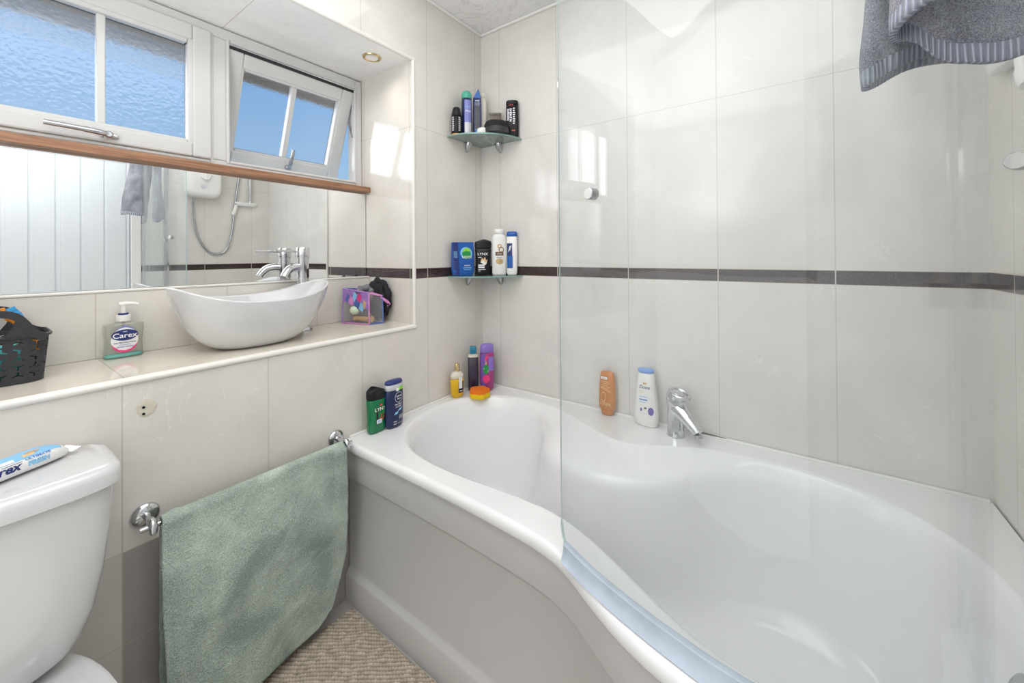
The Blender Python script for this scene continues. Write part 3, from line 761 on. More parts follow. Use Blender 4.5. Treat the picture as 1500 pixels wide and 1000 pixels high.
t = place('conditioner_tube', 'amber conditioner tube standing on its cap on the bath rim', 'tube', -.026, -.634, R_, -90)
b = Body([(.022,.031,.0185),(.05,.0325,.0185),(.10,.031,.016),(.14,.0275,.012),(.157,.025,.009),(.162,.022,.006)], 2.8); b.part(t, 'body', M['orange'])
Body([(0,.022,.0165),(.0215,.0245,.018)], 2.6).part(t, 'cap', M['orange'])
b.rect(t, -.022, .133, .004, .142, M['pwhite'], 'label'); b.text(t, 'care', -.009, .1375, .008, M['orange'], 2)
for k, (w0, w1) in enumerate(((-.022,.012),(-.018,.014),(-.022,.008),(-.016,.016),(-.022,.01))): b.rect(t, w0, .124-.006*k, w1, .1255-.006*k, M['dorange'], 'print')
b.rect(t, -.024, .094, .018, .0955, M['dorange'], 'print', 1, -.014); b.rect(t, -.022, .098, .018, .0993, M['dorange'], 'print', 1, -.014)
b.ell(t, -.010, .068, .0095, .019, M['dorange'], 'print', 1, .85)
b.text(t, 'LUCEA', -.002, .043, .0135, M['dorange'], 2, .02)

t = place('body_wash_bottle', 'white body wash bottle with pale blue oval lid beside the bath tap', 'bottle', -.040, -.784, R_, -90)
b = Body([(0,.034,.018),(.010,.040,.021),(.04,.043,.0225),(.07,.042,.0225),(.11,.037,.0215),(.15,.0315,.0205),(.186,.0275,.0195)], 2.4); b.part(t, 'body', M['wplast'])
c = Body([(.186,.0275,.0195),(.196,.028,.0195),(.199,.0265,.018)], 2.3); c.part(t, 'lid', M['lblue'])
b.poly(t, [(-.008,.151),(.0,.156),(.01,.152),(.002,.147)], M['gold'], 'emblem')
b.text(t, 'Dove', -.001, .138, .0165, M['navy2'], 1, .01, .2)
b.ell(t, -.012, .122, .006, .005, M['dorange'], 'print', 1, .7)
b.rect(t, -.018, .104, .010, .1065, M['sky'], 'print'); b.rect(t, -.018, .093, .010, .097, M['mblue'], 'print'); b.rect(t, -.018, .0855, .004, .0875, M['sky'], 'print')
b.ell(t, .021, .058, .0095, .014, M['violet'], 'print'); b.ell(t, -.012, .060, .004, .006, M['violet'], 'print'); b.ell(t, .003, .067, .005, .0035, M['brown'], 'print'); b.ell(t, -.002, .062, .0015, .0015, M['red'], 'print', 2)
b.rect(t, -.022, .046, .024, .0473, M['grey'], 'print')

# bath mixer tap
t = thing('bath_tap', 'chrome single lever bath mixer tap on the bath rim', 'tap', (-.066, -.888, R_), 0)
g = G(); g.lathe([(.0275,0),(.0275,.004),(.0255,.008),(.0255,.095),(.0275,.103),(.029,.112),(.0285,.120)], seg=40); g.build('body', M['chrome'], t, 40)
dv = Vector((-.46,-.89,0)).normalized()
g = G(); path = [dv*.002+Vector((0,0,.094)), dv*.026+Vector((0,0,.083)), dv*.055+Vector((0,0,.064)), dv*.078+Vector((0,0,.048)), dv*.086+Vector((0,0,.040))]
g.tube(path, [.0275,.0255,.0205,.0175,.0165], 24); g.build('spout', M['chrome'], t, 50)
g = G(); g.tube([path[-1]+dv*-.004+Vector((0,0,-.006)), path[-1]+Vector((0,0,-.016))], .0125, 20); g.build('aerator', M['satin'], t, 40)
g = G(); g.lathe([(.0283,.1205),(.0283,.130),(.026,.140),(.0205,.147),(.010,.151),(.0005,.152)], seg=36, cap1=False)
g.build('lever_base', M['chrome'], t, 50)
g = G(); loopc = dv*.018+Vector((0,0,.139)); side = Vector((-dv.y, dv.x, 0))
pts = [loopc + dv*(.031*cos(a)) + side*(.0285*sin(a)) + Vector((0,0,.0085*cos(a)*-.8+.004)) for a in [2*pi*k/36 for k in range(37)]]
g.tube(pts, .0068, 12); g.build('loop_lever', M['chrome'], t, 50)

# ------------------------------------------------------------------ upper shelf
z = Z1 + .0006
t = place('deodorant_can', 'small black deodorant can with white print and orange base on upper shelf', 'can', -.199, -.0265, z, -45)
b = Body([(.008,.0215,.0215),(.084,.0215,.0215)], 2); b.part(t, 'body', M['black'])
Body([(0,.021,.021),(.0078,.0215,.0215)], 2).part(t, 'base', M['oran'])
Body([(.0842,.0215,.0215),(.094,.0208,.0208),(.112,.0165,.0165),(.123,.0145,.0145)], 2).part(t, 'cap', M['black'])
for u in (-.0155,.0125):
    for k in range(7): b.rect(t, u-.004, .018+.009*k, u+.0035+.0005*(k % 3), .024+.009*k, M['silver'], 'print')
t = place('shaving_gel_can', 'tall blue shaving gel can with clear green cap on upper shelf', 'can', -.155, -.046, z, -45)
b = Body([(0,.0222,.0222),(.168,.0222,.0222)], 2); b.part(t, 'body', M['navy'])
Body([(.1682,.0222,.0222),(.19,.0222,.0222),(.199,.020,.020),(.2015,.017,.017)], 2).part(t, 'cap', M['mint'])
b.rect(t, -.010, .012, .019, .062, M['grey'], 'label'); b.rect(t, -.010, .062, .019, .160, M['lilac'], 'label')
b.text(t, 'STRAI', .005, .110, .009, M['pwhite'], 2, .02); b.rect(t, -.008, .128, .016, .1305, M['sky'], 'print', 2)
for k in range(5): b.rect(t, -.006, .022+.007*k, .014, .0245+.007*k, M['silver'], 'print', 2)
t = place('toothbrush_pack', 'blue and clear blister pack with pointed top on upper shelf', 'pack', -.103, -.062, z, -45)
pk = Body([(0,.018,.011),(.185,.018,.011)], 5)
pk.part(t, 'card', M['navy2'])
g = G(); g.add([(-.018,-.008,.185),(.018,-.008,.185),(.006,-.008,.226),(-.018,.008,.185),(.018,.008,.185),(.006,.008,.226)], [(0,1,2),(5,4,3),(0,3,4,1),(1,4,5,2),(2,5,3,0)]); g.build('header', M['blue'], t, 0)
pk.rect(t, -.012, .04, .012, .165, M['pvc'], 'window', 1); pk.rect(t, -.012, .045, .012, .15, M['dgrey'], 'brush_print', 2)
pk.poly(t, [(-.014,.01),(-.002,.012),(.004,.05),(-.004,.062)], M['mblue'], 'print', 2); pk.text(t, 'oral', .0, .172, .012, M['pwhite'], 2)
t = place('lotion_bottle', 'slim plain off-white bottle at the back of upper shelf', 'bottle', -.055, -.054, z, -45)
b = Body([(0,.018,.018),(.186,.018,.018),(.198,.014,.014),(.203,.0095,.0095)], 2); b.part(t, 'body', M['cream'])
Body([(.203,.0098,.0098),(.226,.0092,.0092)], 2).part(t, 'cap', M['cream'])
t = place('soap_bar', 'small round white soap bar lying on upper shelf', 'soap', -.142, -.125, z, 0)
G().lathe([(.018,0),(.024,.006),(.025,.016),(.022,.026),(.012,.031),(.0005,.032)], seg=32, cap1=False).build('soap', M['wplast'], t, 60)
t = place('bristle_brush', 'round black palm brush with dense bristles on upper shelf', 'brush', -.101, -.170, z, -45)
G().lathe([(.042,0),(.053,.005),(.054,.017),(.052,.029)], seg=40).build('handle', M['matblack'], t, 50)
g = G(); rg = []
for r, zz in ((.052,.0295),(.0525,.042),(.046,.054),(.03,.060),(.002,.062)): rg.append([((r+random.uniform(-.0016,.0016))*cos(a), (r+random.uniform(-.0016,.0016))*sin(a), zz+random.uniform(-.002,.002)) for a in [2*pi*k/60 for k in range(60)]])
g.loft(rg).build('bristles', M['blackw'], t, 0)
t = place('clear_box', 'small smoky clear plastic box behind the black brush on upper shelf', 'box', -.034, -.112, z, -55)
M['smoke'] = clear_mat('smoky_plastic', (.72, .68, .63), .2, (.4, .36, .32), 1.5, .05)
Body([(0,.022,.014),(.118,.026,.016)], 6).part(t, 'tub', M['smoke']); Body([(.1185,.028,.0175),(.125,.028,.0175)], 6).part(t, 'lid', M['smoke'])
t = place('shower_gel_bottle', 'black shower bottle with silver print at right end of upper shelf', 'bottle', -.026, -.200, z, -58)
b = Body([(0,.0255,.013),(.010,.028,.0155),(.08,.0285,.016),(.145,.027,.0155)], 3); b.part(t, 'body', M['black'])
Body([(.1455,.027,.0155),(.16,.027,.0155),(.166,.025,.014)], 3).part(t, 'cap', M['black'])
b.rect(t, -.014, .1415, .006, .1445, M['red'], 'print')
for u, h0, h1 in ((-.018,.075,.128),(-.006,.07,.13),(.008,.06,.135)):
    for k in range(8):
        v = h0+(h1-h0)*k/8; b.rect(t, u-.004, v, u+.004+.001*(k % 3), v+.0045, M['silver'], 'print')
b.rect(t, -.002, .028, .014, .033, M['red'], 'print')

# ------------------------------------------------------------------ lower shelf
z = Z2 + .0006
t = place('bath_salts_pouch', 'blue bath pouch with green splash print at left of lower shelf', 'pouch', -.182, -.042, z, -22)
b = Body([(0,.047,.018),(.02,.052,.018),(.08,.053,.012),(.125,.053,.006),(.145,.053,.0022)], 3.2)
g = b.geo(); 
for i, p in enumerate(g.v): g.v[i] = (p[0], p[1]+.0012*noise.noise(Vector(p)*45), p[2]+.002*noise.noise(Vector(p)*30))
g.build('pouch', M['blue'], t, 50)
b.ell(t, .012, .098, .028, .026, M['sky'], 'print', 3); b.ell(t, .013, .094, .021, .022, M['dgreen'], 'print', 4); b.poly(t, [(-.006,.10),(.004,.118),(.02,.122),(.034,.112),(.028,.104),(.01,.108)], M['lime'], 'print', 5)
b.text(t, 'RADOX', .014, .080, .0155, M['pwhite'], 7, .014, 0, .85)
b.rect(t, -.050, .003, -.024, .143, M['navy2'], 'label', 2)
for k in range(5): b.rect(t, -.046, .102-.006*k, -.030, .104-.006*k, M['sky'], 'print', 3)
b.text(t, 'MUSCLE', .014, .044, .0075, M['pwhite'], 4, .02); b.rect(t, -.006, .033, .034, .036, M['sky'], 'print', 4); b.rect(t, -.004, .026, .032, .0275, M['sky'], 'print', 4)
t = place('white_cone_bottle', 'white cone shaped bottle with dark ring between pouch and black bottle', 'bottle', -.1125, -.028, z, 0)
g = G(); g.lathe([(.0185,0),(.019,.012),(.0185,.034)], seg=32); g.build('base', M['wplast'], t, 40)
g = G(); g.lathe([(.0188,.0341),(.0188,.0375)], seg=32); g.build('ring', M['black'], t, 40)
g = G(); g.lathe([(.0185,.0376),(.013,.075),(.007,.105),(.0035,.114),(.0005,.116)], seg=32, cap1=False); g.build('cone', M['wplast'], t, 50)
t = place('shower_gel_bottle', 'black shower gel bottle with white and gold print in middle of lower shelf', 'bottle', -.0925, -.082, z, -48)
b = Body([(0,.032,.016),(.010,.035,.0185),(.05,.033,.018),(.09,.0345,.0185),(.118,.037,.019)], 2.8); b.part(t, 'body', M['black'])
c = Body([(.1185,.0372,.019),(.14,.038,.019),(.150,.037,.018)], 2.8); g = c.geo()
for i, p in enumerate(g.v):
    if p[2] > .13: g.v[i] = (p[0], p[1], p[2]+.012*(1-abs(p[0]-.004)/.038)-.002)
g.build('cap', M['black'], t, 40)
b.text(t, 'LYNX', -.002, .093, .0155, M['pwhite'], 2, .014, 0, 1.15)
b.poly(t, [(-.012,.062),(-.004,.078),(.0,.068),(.008,.082),(.012,.066),(.019,.07),(.016,.055),(.012,.046),(.004,.042),(-.003,.05)], M['dorange'], 'print')
b.poly(t, [(-.012,.056),(.0,.066),(.016,.052),(.004,.048)], M['pwhite'], 'print', 2)
b.rect(t, -.022, .077, -.008, .0805, M['pwhite'], 'print'); b.rect(t, -.022, .041, .006, .047, M['pwhite'], 'print', 2); b.rect(t, -.022, .032, .006, .038, M['pwhite'], 'print'); b.rect(t, -.022, .024, .010, .027, M['grey'], 'print'); b.rect(t, -.022, .017, -.012, .0195, M['grey'], 'print')
t = place('shampoo_bottle', 'tall white shampoo bottle with coconut print on lower shelf', 'bottle', -.051, -.141, z, -48)
b = Body([(0,.030,.020),(.008,.0325,.0225),(.165,.0325,.0225),(.176,.027,.020),(.182,.022,.0175)], 2.4); b.part(t, 'body', M['wplast'])
Body([(.1822,.0215,.0175),(.205,.020,.0165)], 2.2).part(t, 'cap', M['wplast'])
b.ell(t, .0, .127, .010, .010, M['tan'], 'print', 1, .45); b.ell(t, .008, .112, .012, .012, M['brown'], 'print', 2); b.ell(t, .008, .112, .0085, .0085, M['cream'], 'print', 3)
b.rect(t, -.018, .086, .017, .102, M['brown'], 'label', 3); b.text(t, 'coconut', -.0005, .094, .0065, M['pwhite'], 5)
b.text(t, 'shampoo', -.001, .0785, .0068, M['brown'], 2, .02); b.ell(t, .0, .060, .017, .013, M['tan'], 'print'); b.ell(t, .0, .060, .011, .009, M['gold'], 'print', 2)
t = place('shampoo_bottle', 'white and blue shampoo bottle with blue flip cap at right of lower shelf', 'bottle', -.025, -.193, z, -66)
b = Body([(0,.021,.013),(.010,.0235,.0145),(.10,.0245,.015),(.170,.0235,.014)], 3); b.part(t, 'body', M['wplast'])
Body([(.1705,.0235,.014),(.187,.0235,.0135),(.192,.021,.011)], 3).part(t, 'cap', M['blue'])
b.rect(t, -.020, .03, .006, .085, M['blue'], 'label'); b.rect(t, -.020, .085, .004, .140, M['navy2'], 'label'); b.poly(t, [(-.016,.10),(-.004,.11),(.002,.13),(-.008,.128)], M['silver'], 'print', 2)

# ------------------------------------------------------------------ sill things
zs = SILL + .0006
# hand wash dispenser
t = place('soap_dispenser', 'clear pump bottle of hand wash with blue oval label on the sill', 'soap dispenser', -1.1965, .266, zs, 0)
b = Body([(0,.0385,.0155),(.003,.0405,.017),(.02,.0385,.0165),(.045,.0375,.016),(.075,.0405,.017),(.090,.040,.0168),(.095,.034,.0145),(.097,.018,.012)], 3.4)
b.part(t, 'bottle', M['soap'])
Body([(.0016,.0375,.0145),(.010,.0372,.0145)], 3.4).part(t, 'liquid', M['aqua'])
G().lathe([(.0035,.012),(.0035,.096)], seg=12).build('dip_tube', M['soap'], t, 40)
G().lathe([(.0155,.0972),(.0158,.0985),(.0158,.1125),(.0145,.114)], seg=32).build('collar', M['wplast'], t, 40)
G().lathe([(.0105,.1142),(.0105,.1185)], seg=28).build('lock_ring', M['navy2'], t, 40)
g = G(); g.lathe([(.006,.1187),(.006,.136),(.0075,.140)], seg=20); g.tube([(-.009,0,.1425),(.004,0,.1435),(.02,-.004,.143),(.030,-.007,.1405)], [.0055,.006,.0045,.0035], 14); g.build('pump_head', M['wplast'], t, 50)
b.ell(t, .0, .048, .027, .033, M['pwhite'], 'label', 1)
b.poly(t, [(-.026,.040),(-.022,.026),(-.012,.017),(0,.0145),(.012,.017),(.022,.026),(.026,.040),(.022,.033),(.012,.023),(0,.020),(-.012,.023),(-.022,.033)], M['pink'], 'label_border', 2)
b.poly(t, [(-.02,.075),(0,.088),(.02,.075)], M['lilac'], 'label', 1)
b.ell(t, .0, .061, .0265, .0150, M['navy2'], 'logo', 3)
b.text(t, 'Carex', .0, .0595, .0185, M['pwhite'], 5, .014, 0, 1.05)
b.text(t, 'care', .0, .0705, .005, M['pwhite'], 5)
b.text(t, '12h PROTECTION', .0, .0405, .0055, M['navy2'], 3, .02); b.text(t, 'HAND WASH', .0, .0295, .0055, M['violet'], 3, .02); b.rect(t, -.012, .0345, .012, .0355, M['lilac'], 'print', 3)

# basket
bk = place('storage_basket', 'charcoal plastic basket with Y shaped cut-outs and raised handles on the sill', 'basket', -1.455, .195, zs, 0)
BX, BY, BH = .118, .070, .103
def bsk(s_, z_):                              # perimeter parameter -> 3D, outside face
    k = .93 + .07*z_/BH
    hx, hy, r = BX*k, BY*k, .030
    segs = [2*(hx-r), pi/2*r, 2*(hy-r), pi/2*r, 2*(hx-r), pi/2*r, 2*(hy-r), pi/2*r]
    Lk = sum(segs); d = (s_ % 1)*Lk; i = 0
    while i < 7 and d > segs[i]: d -= segs[i]; i += 1
    if i == 0: return (-hx+r+d, -hy, z_)
    if i == 1: a = -pi/2+d/r; return (hx-r+r*cos(a), -hy+r+r*sin(a), z_)
    if i == 2: return (hx, -hy+r+d, z_)
    if i == 3: a = d/r; return (hx-r+r*cos(a), hy-r+r*sin(a), z_)
    if i == 4: return (hx-r-d, hy, z_)
    if i == 5: a = pi/2+d/r; return (-hx+r+r*cos(a), hy-r+r*sin(a), z_)
    if i == 6: return (-hx, hy-r-d, z_)
    a = pi+d/r; return (-hx+r+r*cos(a), -hy+r+r*sin(a), z_)
def ystar(cx, cy, r, w, up):
    P = []
    for k in range(3):
        a = (pi/2 if up else -pi/2) + 2*pi*k/3; dx, dy = cos(a), sin(a); nx, ny = -dy, dx
        P += [(cx+dx*r-nx*w*.5, cy+dy*r-ny*w*.5), (cx+dx*r+nx*w*.5, cy+dy*r+ny*w*.5)]
        a2 = a+pi/3; P.append((cx+cos(a2)*w*.8, cy+sin(a2)*w*.8))
    return P
def inside(p, poly):
    c = False
    for (x0_, y0_), (x1_, y1_) in zip(poly, poly[1:]+poly[:1]):
        if (y0_ > p[1]) != (y1_ > p[1]) and p[0] < (x1_-x0_)*(p[1]-y0_)/(y1_-y0_)+x0_: c = not c
    return c
def cellcut(o4, hole):
    n4, nh = len(o4), len(hole)
    ed = [(i, (i+1) % n4) for i in range(n4)] + [(n4+i, n4+(i+1) % nh) for i in range(nh)]
    r = delaunay_2d_cdt([Vector(p) for p in o4+hole], ed, [], 0, 1e-6)
    V = [(v[0], v[1]) for v in r[0]]
    F = [tuple(f) for f in r[2] if not inside((sum(V[i][0] for i in f)/len(f), sum(V[i][1] for i in f)/len(f)), hole)]
    return V, F
g = G(); NC, NR = 28, 5; ch = .0175; z00 = .010
for c_ in range(NC):
    for r_ in range(NR):
        s0, s1, a0, a1 = c_/NC, (c_+1)/NC, z00+ch*r_, z00+ch*(r_+1)
        o4 = [(0,0),(.5,0),(1,0),(1,.5),(1,1),(.5,1),(0,1),(0,.5)]
        hole = ystar(.5, .5, .40, .11, (c_+r_) % 2 == 0)
        V2, F2 = cellcut(o4, hole)
        g.add([bsk(s0+(s1-s0)*x, a0+(a1-a0)*y) for x, y in V2], F2)
S_ = [k/112 for k in range(112)]
def bring(z_, o=0): return [bsk(s_, z_) if not o else (lambda p: (p[0]*(1+o), p[1]*(1+o*1.6), p[2]))(bsk(s_, z_)) for s_ in S_]
g.loft([bring(.0), bring(z00)], True, False); g.loft([bring(z00+ch*NR), bring(BH-.003)], False, False)
o = g.build('basket_body', M['matblack'], bk, 0)
bm = bmesh.new(); bm.from_mesh(o.data); bmesh.ops.remove_doubles(bm, verts=bm.verts, dist=.0002); bmesh.ops.recalc_face_normals(bm, faces=bm.faces); bm.to_mesh(o.data); bm.free()
sd = o.modifiers.new('thickness', 'SOLIDIFY'); sd.thickness = .0022; sd.offset = -1
g = G(); g.loft([bring(BH-.006), bring(BH-.005,.03), bring(BH,.035), bring(BH+.001,.0), bring(BH-.006,-.02)], False, False); g.build('rim', M['matblack'], bk, 40)
for sy in (-1, 1):
    g = G(); P = [(.112,.095),(.098,.103),(.089,.112),(.081,.128),(.070,.143),(.055,.151),(.03,.1535)]
    P = P + [(0,.154)] + [(-x, y) for x, y in P[::-1]]; P = catmull([(x, 0, y) for x, y in P], 5); n = len(P)
    rings = []
    for i, p in enumerate(P):
        t_ = (P[min(i+1,n-1)]-P[max(i-1,0)]).normalized(); nn_ = Vector((-t_.z, 0, t_.x)); wdt = .0075
        y = sy*(BY+.001)
        rings.append([tuple(p+nn_*wdt+Vector((0,y-.003,0))), tuple(p+nn_*wdt+Vector((0,y+.003,0))), tuple(p-nn_*wdt+Vector((0,y+.003,0))), tuple(p-nn_*wdt+Vector((0,y-.003,0)))])
    g.loft(rings)
    # cheek filling the shoulder between rim and grip
    for sx in (-1, 1):
        pts = [(sx*.108,BH-.004),(sx*.050,BH-.004),(sx*.062,.118),(sx*.068,.136),(sx*.082,.126),(sx*.090,.112)]
        y0 = sy*(BY+.001); tr = tessellate_polygon([[Vector((x, z_, 0)) for x, z_ in pts]])
        for yy in (y0-.002, y0+.002): g.add([(x, yy, z_) for x, z_ in pts], tr)
    g.build('handle', M['matblack'], bk, 35)
tbx = thing('toothbrush', 'orange toothbrush with blue bristles leaning in the charcoal basket', 'toothbrush', (-1.394, .185, zs+.002), 0)
g = G(); g.tube(catmull([(.050,.004,.035),(.040,.002,.075),(.027,-.002,.10),(.012,-.004,.122),(-.002,-.004,.140),(-.010,-.004,.158)], 5), [.0055]*10+[.0045]*8+[.0058]*8, 10); g.build('handle', M['oran'], tbx, 60)
g = G()
for k in range(3): g.box((.0005+.0*k,-.009,.131+.0085*k),(.016-.001*k,.001,.1385+.0085*k))
g.xf(Matrix.Translation((0,0,.14)) @ Matrix.Rotation(radians(-25),4,'Y') @ Matrix.Translation((.003,0,-.14))).build('bristles', M['bristle'], tbx, 0)
t = place('toothpaste_tube', 'turquoise tube lying inside the charcoal basket', 'tube', -1.40, .175, zs+.010, 15)
Body([(0,.022,.018),(.05,.024,.016),(.07,.024,.008)], 2.5).part(t, 'tube', M['aquaP'])
t = place('cream_tube', 'white tube standing inside the charcoal basket', 'tube', -1.462, .185, zs+.010, 0)
Body([(0,.020,.016),(.06,.021,.015)], 2.3).part(t, 'tube', M['wplast']); Body([(.0605,.015,.012),(.075,.014,.011)], 2).part(t, 'cap', M['pink'])

# wash basin
bs = thing('vessel_basin', 'white boat shaped ceramic vessel basin standing on the tiled sill', 'basin', (-.917, .146, zs))
HX, HY = .215, .142
def rimz(a): return .141 + .046*abs(cos(a))**2.2
def bsec(k, tz, inn=0):
    out = []
    for i in range(72):
        a = 2*pi*i/72; e_ = 2.25
        hx, hy = HX*k-inn, HY*(k**1.05)-inn
        x = hx*math.copysign(abs(cos(a))**(2/e_), cos(a)); y = hy*math.copysign(abs(sin(a))**(2/e_), sin(a))
        out.append((x - .004*(1-tz), y, rimz(a)*tz))
    return out
prof = [(.40,.0),(.435,.006),(.50,.03),(.60,.095),(.70,.20),(.79,.34),(.87,.51),(.935,.70),(.978,.87),(.996,.965)]
rings = [bsec(k, tz) for k, tz in prof] + [[(p[0], p[1], p[2]) for p in bsec(1.0, .985)], bsec(.997, 1.0), bsec(.985, 1.006), bsec(.970, 1.0)]
for k, tz in ((.955,.96),(.92,.86),(.86,.68),(.77,.47),(.64,.27),(.47,.14),(.25,.10),(.05,.09)): rings.append(bsec(k, tz))
G().loft(rings).build('bowl', M['white'], bs, 60)
G().lathe([(.0005,.018),(.02,.0185),(.024,.0165)], c=(-.004,0,0), seg=28, cap0=False).build('waste', M['chrome'], bs, 40)

t = thing('basin_tap', 'tall chrome basin mixer tap with thin pin lever behind the basin', 'tap', (-.724, .250, zs))
g = G(); g.lathe([(.033,0),(.033,.006),(.030,.010),(.0225,.014),(.0215,.03),(.0215,.262)], seg=40); g.build('body', M['chrome'], t, 40)
g = G(); g.lathe([(.0235,.2625),(.0238,.264),(.0238,.298),(.022,.301)], seg=40); g.build('cap', M['chrome'], t, 40)
g = G(); g.tube([(-.02,-.0,.287),(-.098,-.008,.289)], [.0042,.0036], 12); g.lathe([(.006,0)]*1+[(.006,.001)], c=(0,0,-1)) if False else None; g.build('lever', M['chrome'], t, 50)
g = G(); P = catmull([(-.012,-.002,.228),(-.035,-.010,.229),(-.056,-.018,.222),(-.070,-.024,.207),(-.076,-.027,.196)], 6); g.tube(P, [.0145]*len(P), 20); g.build('spout', M['chrome'], t, 50)

# clear cosmetic bag
bag = thing('cosmetic_bag', 'clear plastic wash bag with colourful patterned edges in the recess corner', 'bag', (-.50, .2, zs))
A, Bc, Cc, D = (-.062,.062), (-.026,-.066), (.032,-.076), (.002,.062)
hts = [.137,.122,.108,.132]; LV = [.0]
cor = [A, Bc, Cc, D]
g = G()
def bagp(e, u, v):
    a, b_ = cor[e], cor[(e+1) % 4]; h = hts[e]*(1-u)+hts[(e+1) % 4]*u
    bow = .008*sin(pi*u)*sin(pi*v); dx, dy = b_[1]-a[1], -(b_[0]-a[0]); L_ = sqrt(dx*dx+dy*dy)
    w = .003*noise.noise(Vector((e*3+u*4, v*4, 1)))
    sl = 1-.06*v
    return ((a[0]+(b_[0]-a[0])*u)*sl-(dx/L_)*(bow+w)*.8, (a[1]+(b_[1]-a[1])*u)*sl-(dy/L_)*(bow+w)*.8, .001+h*v)
for e in range(4): g.grid(lambda u, v, e=e: bagp(e, u, v), 10, 8)
g.build('clear_walls', M['pvc'], bag, 50)
G().grid(lambda u, v: tuple(Vector((*cor[0],.001)).lerp(Vector((*cor[3],.001)), u).lerp(Vector((*cor[1],.001)).lerp(Vector((*cor[2],.001)), u), v)), 4, 4).build('clear_base', M['pvc'], bag, 50)
for e in range(4):
    g = G(); g.tube([bagp(e, u/10, 1) for u in range(11)], .0035, 8); g.build('edge_trim', [M['lav'], M['pinkt'], M['pinkt'], M['bluet']][e], bag, 60)
    g = G(); g.tube([bagp(e, 0, v/8) for v in range(9)], .0026, 8); g.build('edge_trim', [M['lav'], M['pinkt'], M['bluet'], M['lav']][e], bag, 60)
    g = G(); g.tube([bagp(e, u/10, .01) for u in range(11)], .0022, 8); g.build('edge_trim', [M['pinkt'], M['bluet'], M['bluet'], M['lav']][e], bag, 60)
# patterned zip band folded over the front
g = G(); g.grid(lambda u, v: (lambda p: (p[0]-.002, p[1]-.002, p[2]+.004*sin(9*u)))(bagp(0, u, .62+.34*v-.18*u*(1-v))), 14, 4)
g.build('patterned_band', M['lav'], bag, 50)
for (u0, v0, s1, mm) in ((.30,.68,.15,'pinkt'),(.52,.60,.16,'bluet'),(.70,.52,.15,'sky'),(.62,.80,.12,'pink'),(.18,.74,.1,'bluet'),(.82,.62,.1,'tan'),(.44,.82,.1,'sky')):
    g = G(); g.grid(lambda u, v: (lambda p: (p[0]-.0032, p[1]-.003, p[2]))(bagp(0, u0+s1*(u-.5)+.08*(v-.5), v0+.22*(v-.5)-.1*(u-.5))), 4, 4); g.build('pattern_patch', M[mm], bag, 0)
g = G(); g.tube([bagp(1,.9,.94), (.052,-.075,.083), (.062,-.074,.072), (.05,-.078,.066)], [.004,.007,.006,.002], 8); g.build('zip_tab', M['pinkt'], bag, 60)
t = thing('hair_brush', 'pale wooden hair brush lying inside the clear wash bag', 'brush', (-.519, .178, zs+.013), 0)
g = G(); g.tube([(-.012,.045,.008),(-.004,.02,.006),(.004,-.008,.005),(.012,-.036,.006)], [.011,.0095,.010,.0125], 16); g.build('handle', M['pwood'], t, 60)
g = G(); g.tube([(.0098,-.028,.006),(.0112,-.0335,.006)], .0132, 18); g.build('collar', M['gold'], t, 50)
t = thing('soap_ball', 'pale green rounded soap inside the clear wash bag', 'soap', (-.537, .212, zs+.034))
G().lathe([(.0005,0),(.012,.003),(.019,.013),(.020,.022),(.014,.033),(.0005,.037)], seg=28, cap0=False, cap1=False).build('soap', M['pastel'], t, 70)
t = thing('hair_scrunchie', 'grey ruffled scrunchie sticking out of the clear wash bag', 'scrunchie', (-.50, .196, zs+.118))
g = G(); P = [(.024*cos(a), .024*sin(a), .006*sin(2*a)) for a in [2*pi*k/40 for k in range(41)]]
g.tube(P, [.013+.003*sin(7*2*pi*k/40) for k in range(41)], 14); g.xf(Matrix.Rotation(radians(60),4,'X')).build('scrunchie', M['mesh_grey'], t, 60)
t = thing('mesh_puff', 'black mesh bath puff leaning against the recess side wall', 'bath puff', (-.445, .190, zs+.092))
g = G()
for j, (ox, rr, hh) in enumerate(((-.012,.062,.072),(.002,.074,.088),(.015,.068,.080))):
    def pf(u, v, ox=ox, rr=rr, hh=hh, j=j):
        a = 2*pi*u; ph = pi*v; w = 1+.07*sin(9*a+j)+.05*sin(14*ph)
        return (ox+.0125*cos(ph), rr*sin(ph)*cos(a)*w, hh*sin(ph)*sin(a)*min(w, 1.03))
    g.grid(pf, 48, 12)
g.build('mesh_folds', M['mesh_black'], t, 60)

# ------------------------------------------------------------------ towel rail and sage towel
rl = thing('towel_rail', 'chrome towel rail on two round wall plates under the sill', 'towel rail', (0,0,0))
RZ, RY = .541, -.060
for X_ in (-1.2075, -.745):
    g = G(); g.lathe([(.0255,0),(.0265,.003),(.024,.008),(.014,.012),(.0001,.0135)], seg=40, cap1=False)
    g.xf(Matrix.Translation((X_,-.0005,RZ+.004)) @ Matrix.Rotation(radians(90),4,'X')); g.build('wall_plate', M['chrome'], rl, 50)
    g = G(); g.tube([(X_,-.006,RZ+.006),(X_,-.035,RZ+.004),(X_,-.052,RZ+.001)], [.008,.0065,.0075], 16)
    g.tube([(X_,-.052,RZ+.012),(X_,-.062,RZ+.011),(X_,-.070,RZ+.003),(X_,-.069,RZ-.009),(X_,-.060,RZ-.013)], [.006,.0075,.008,.0075,.005], 14); g.build('post', M['chrome'], rl, 50)
G().tube([(-1.228,RY,RZ),(-.7245,RY,RZ)], .0055, 18).build('bar', M['chrome'], rl, 50)

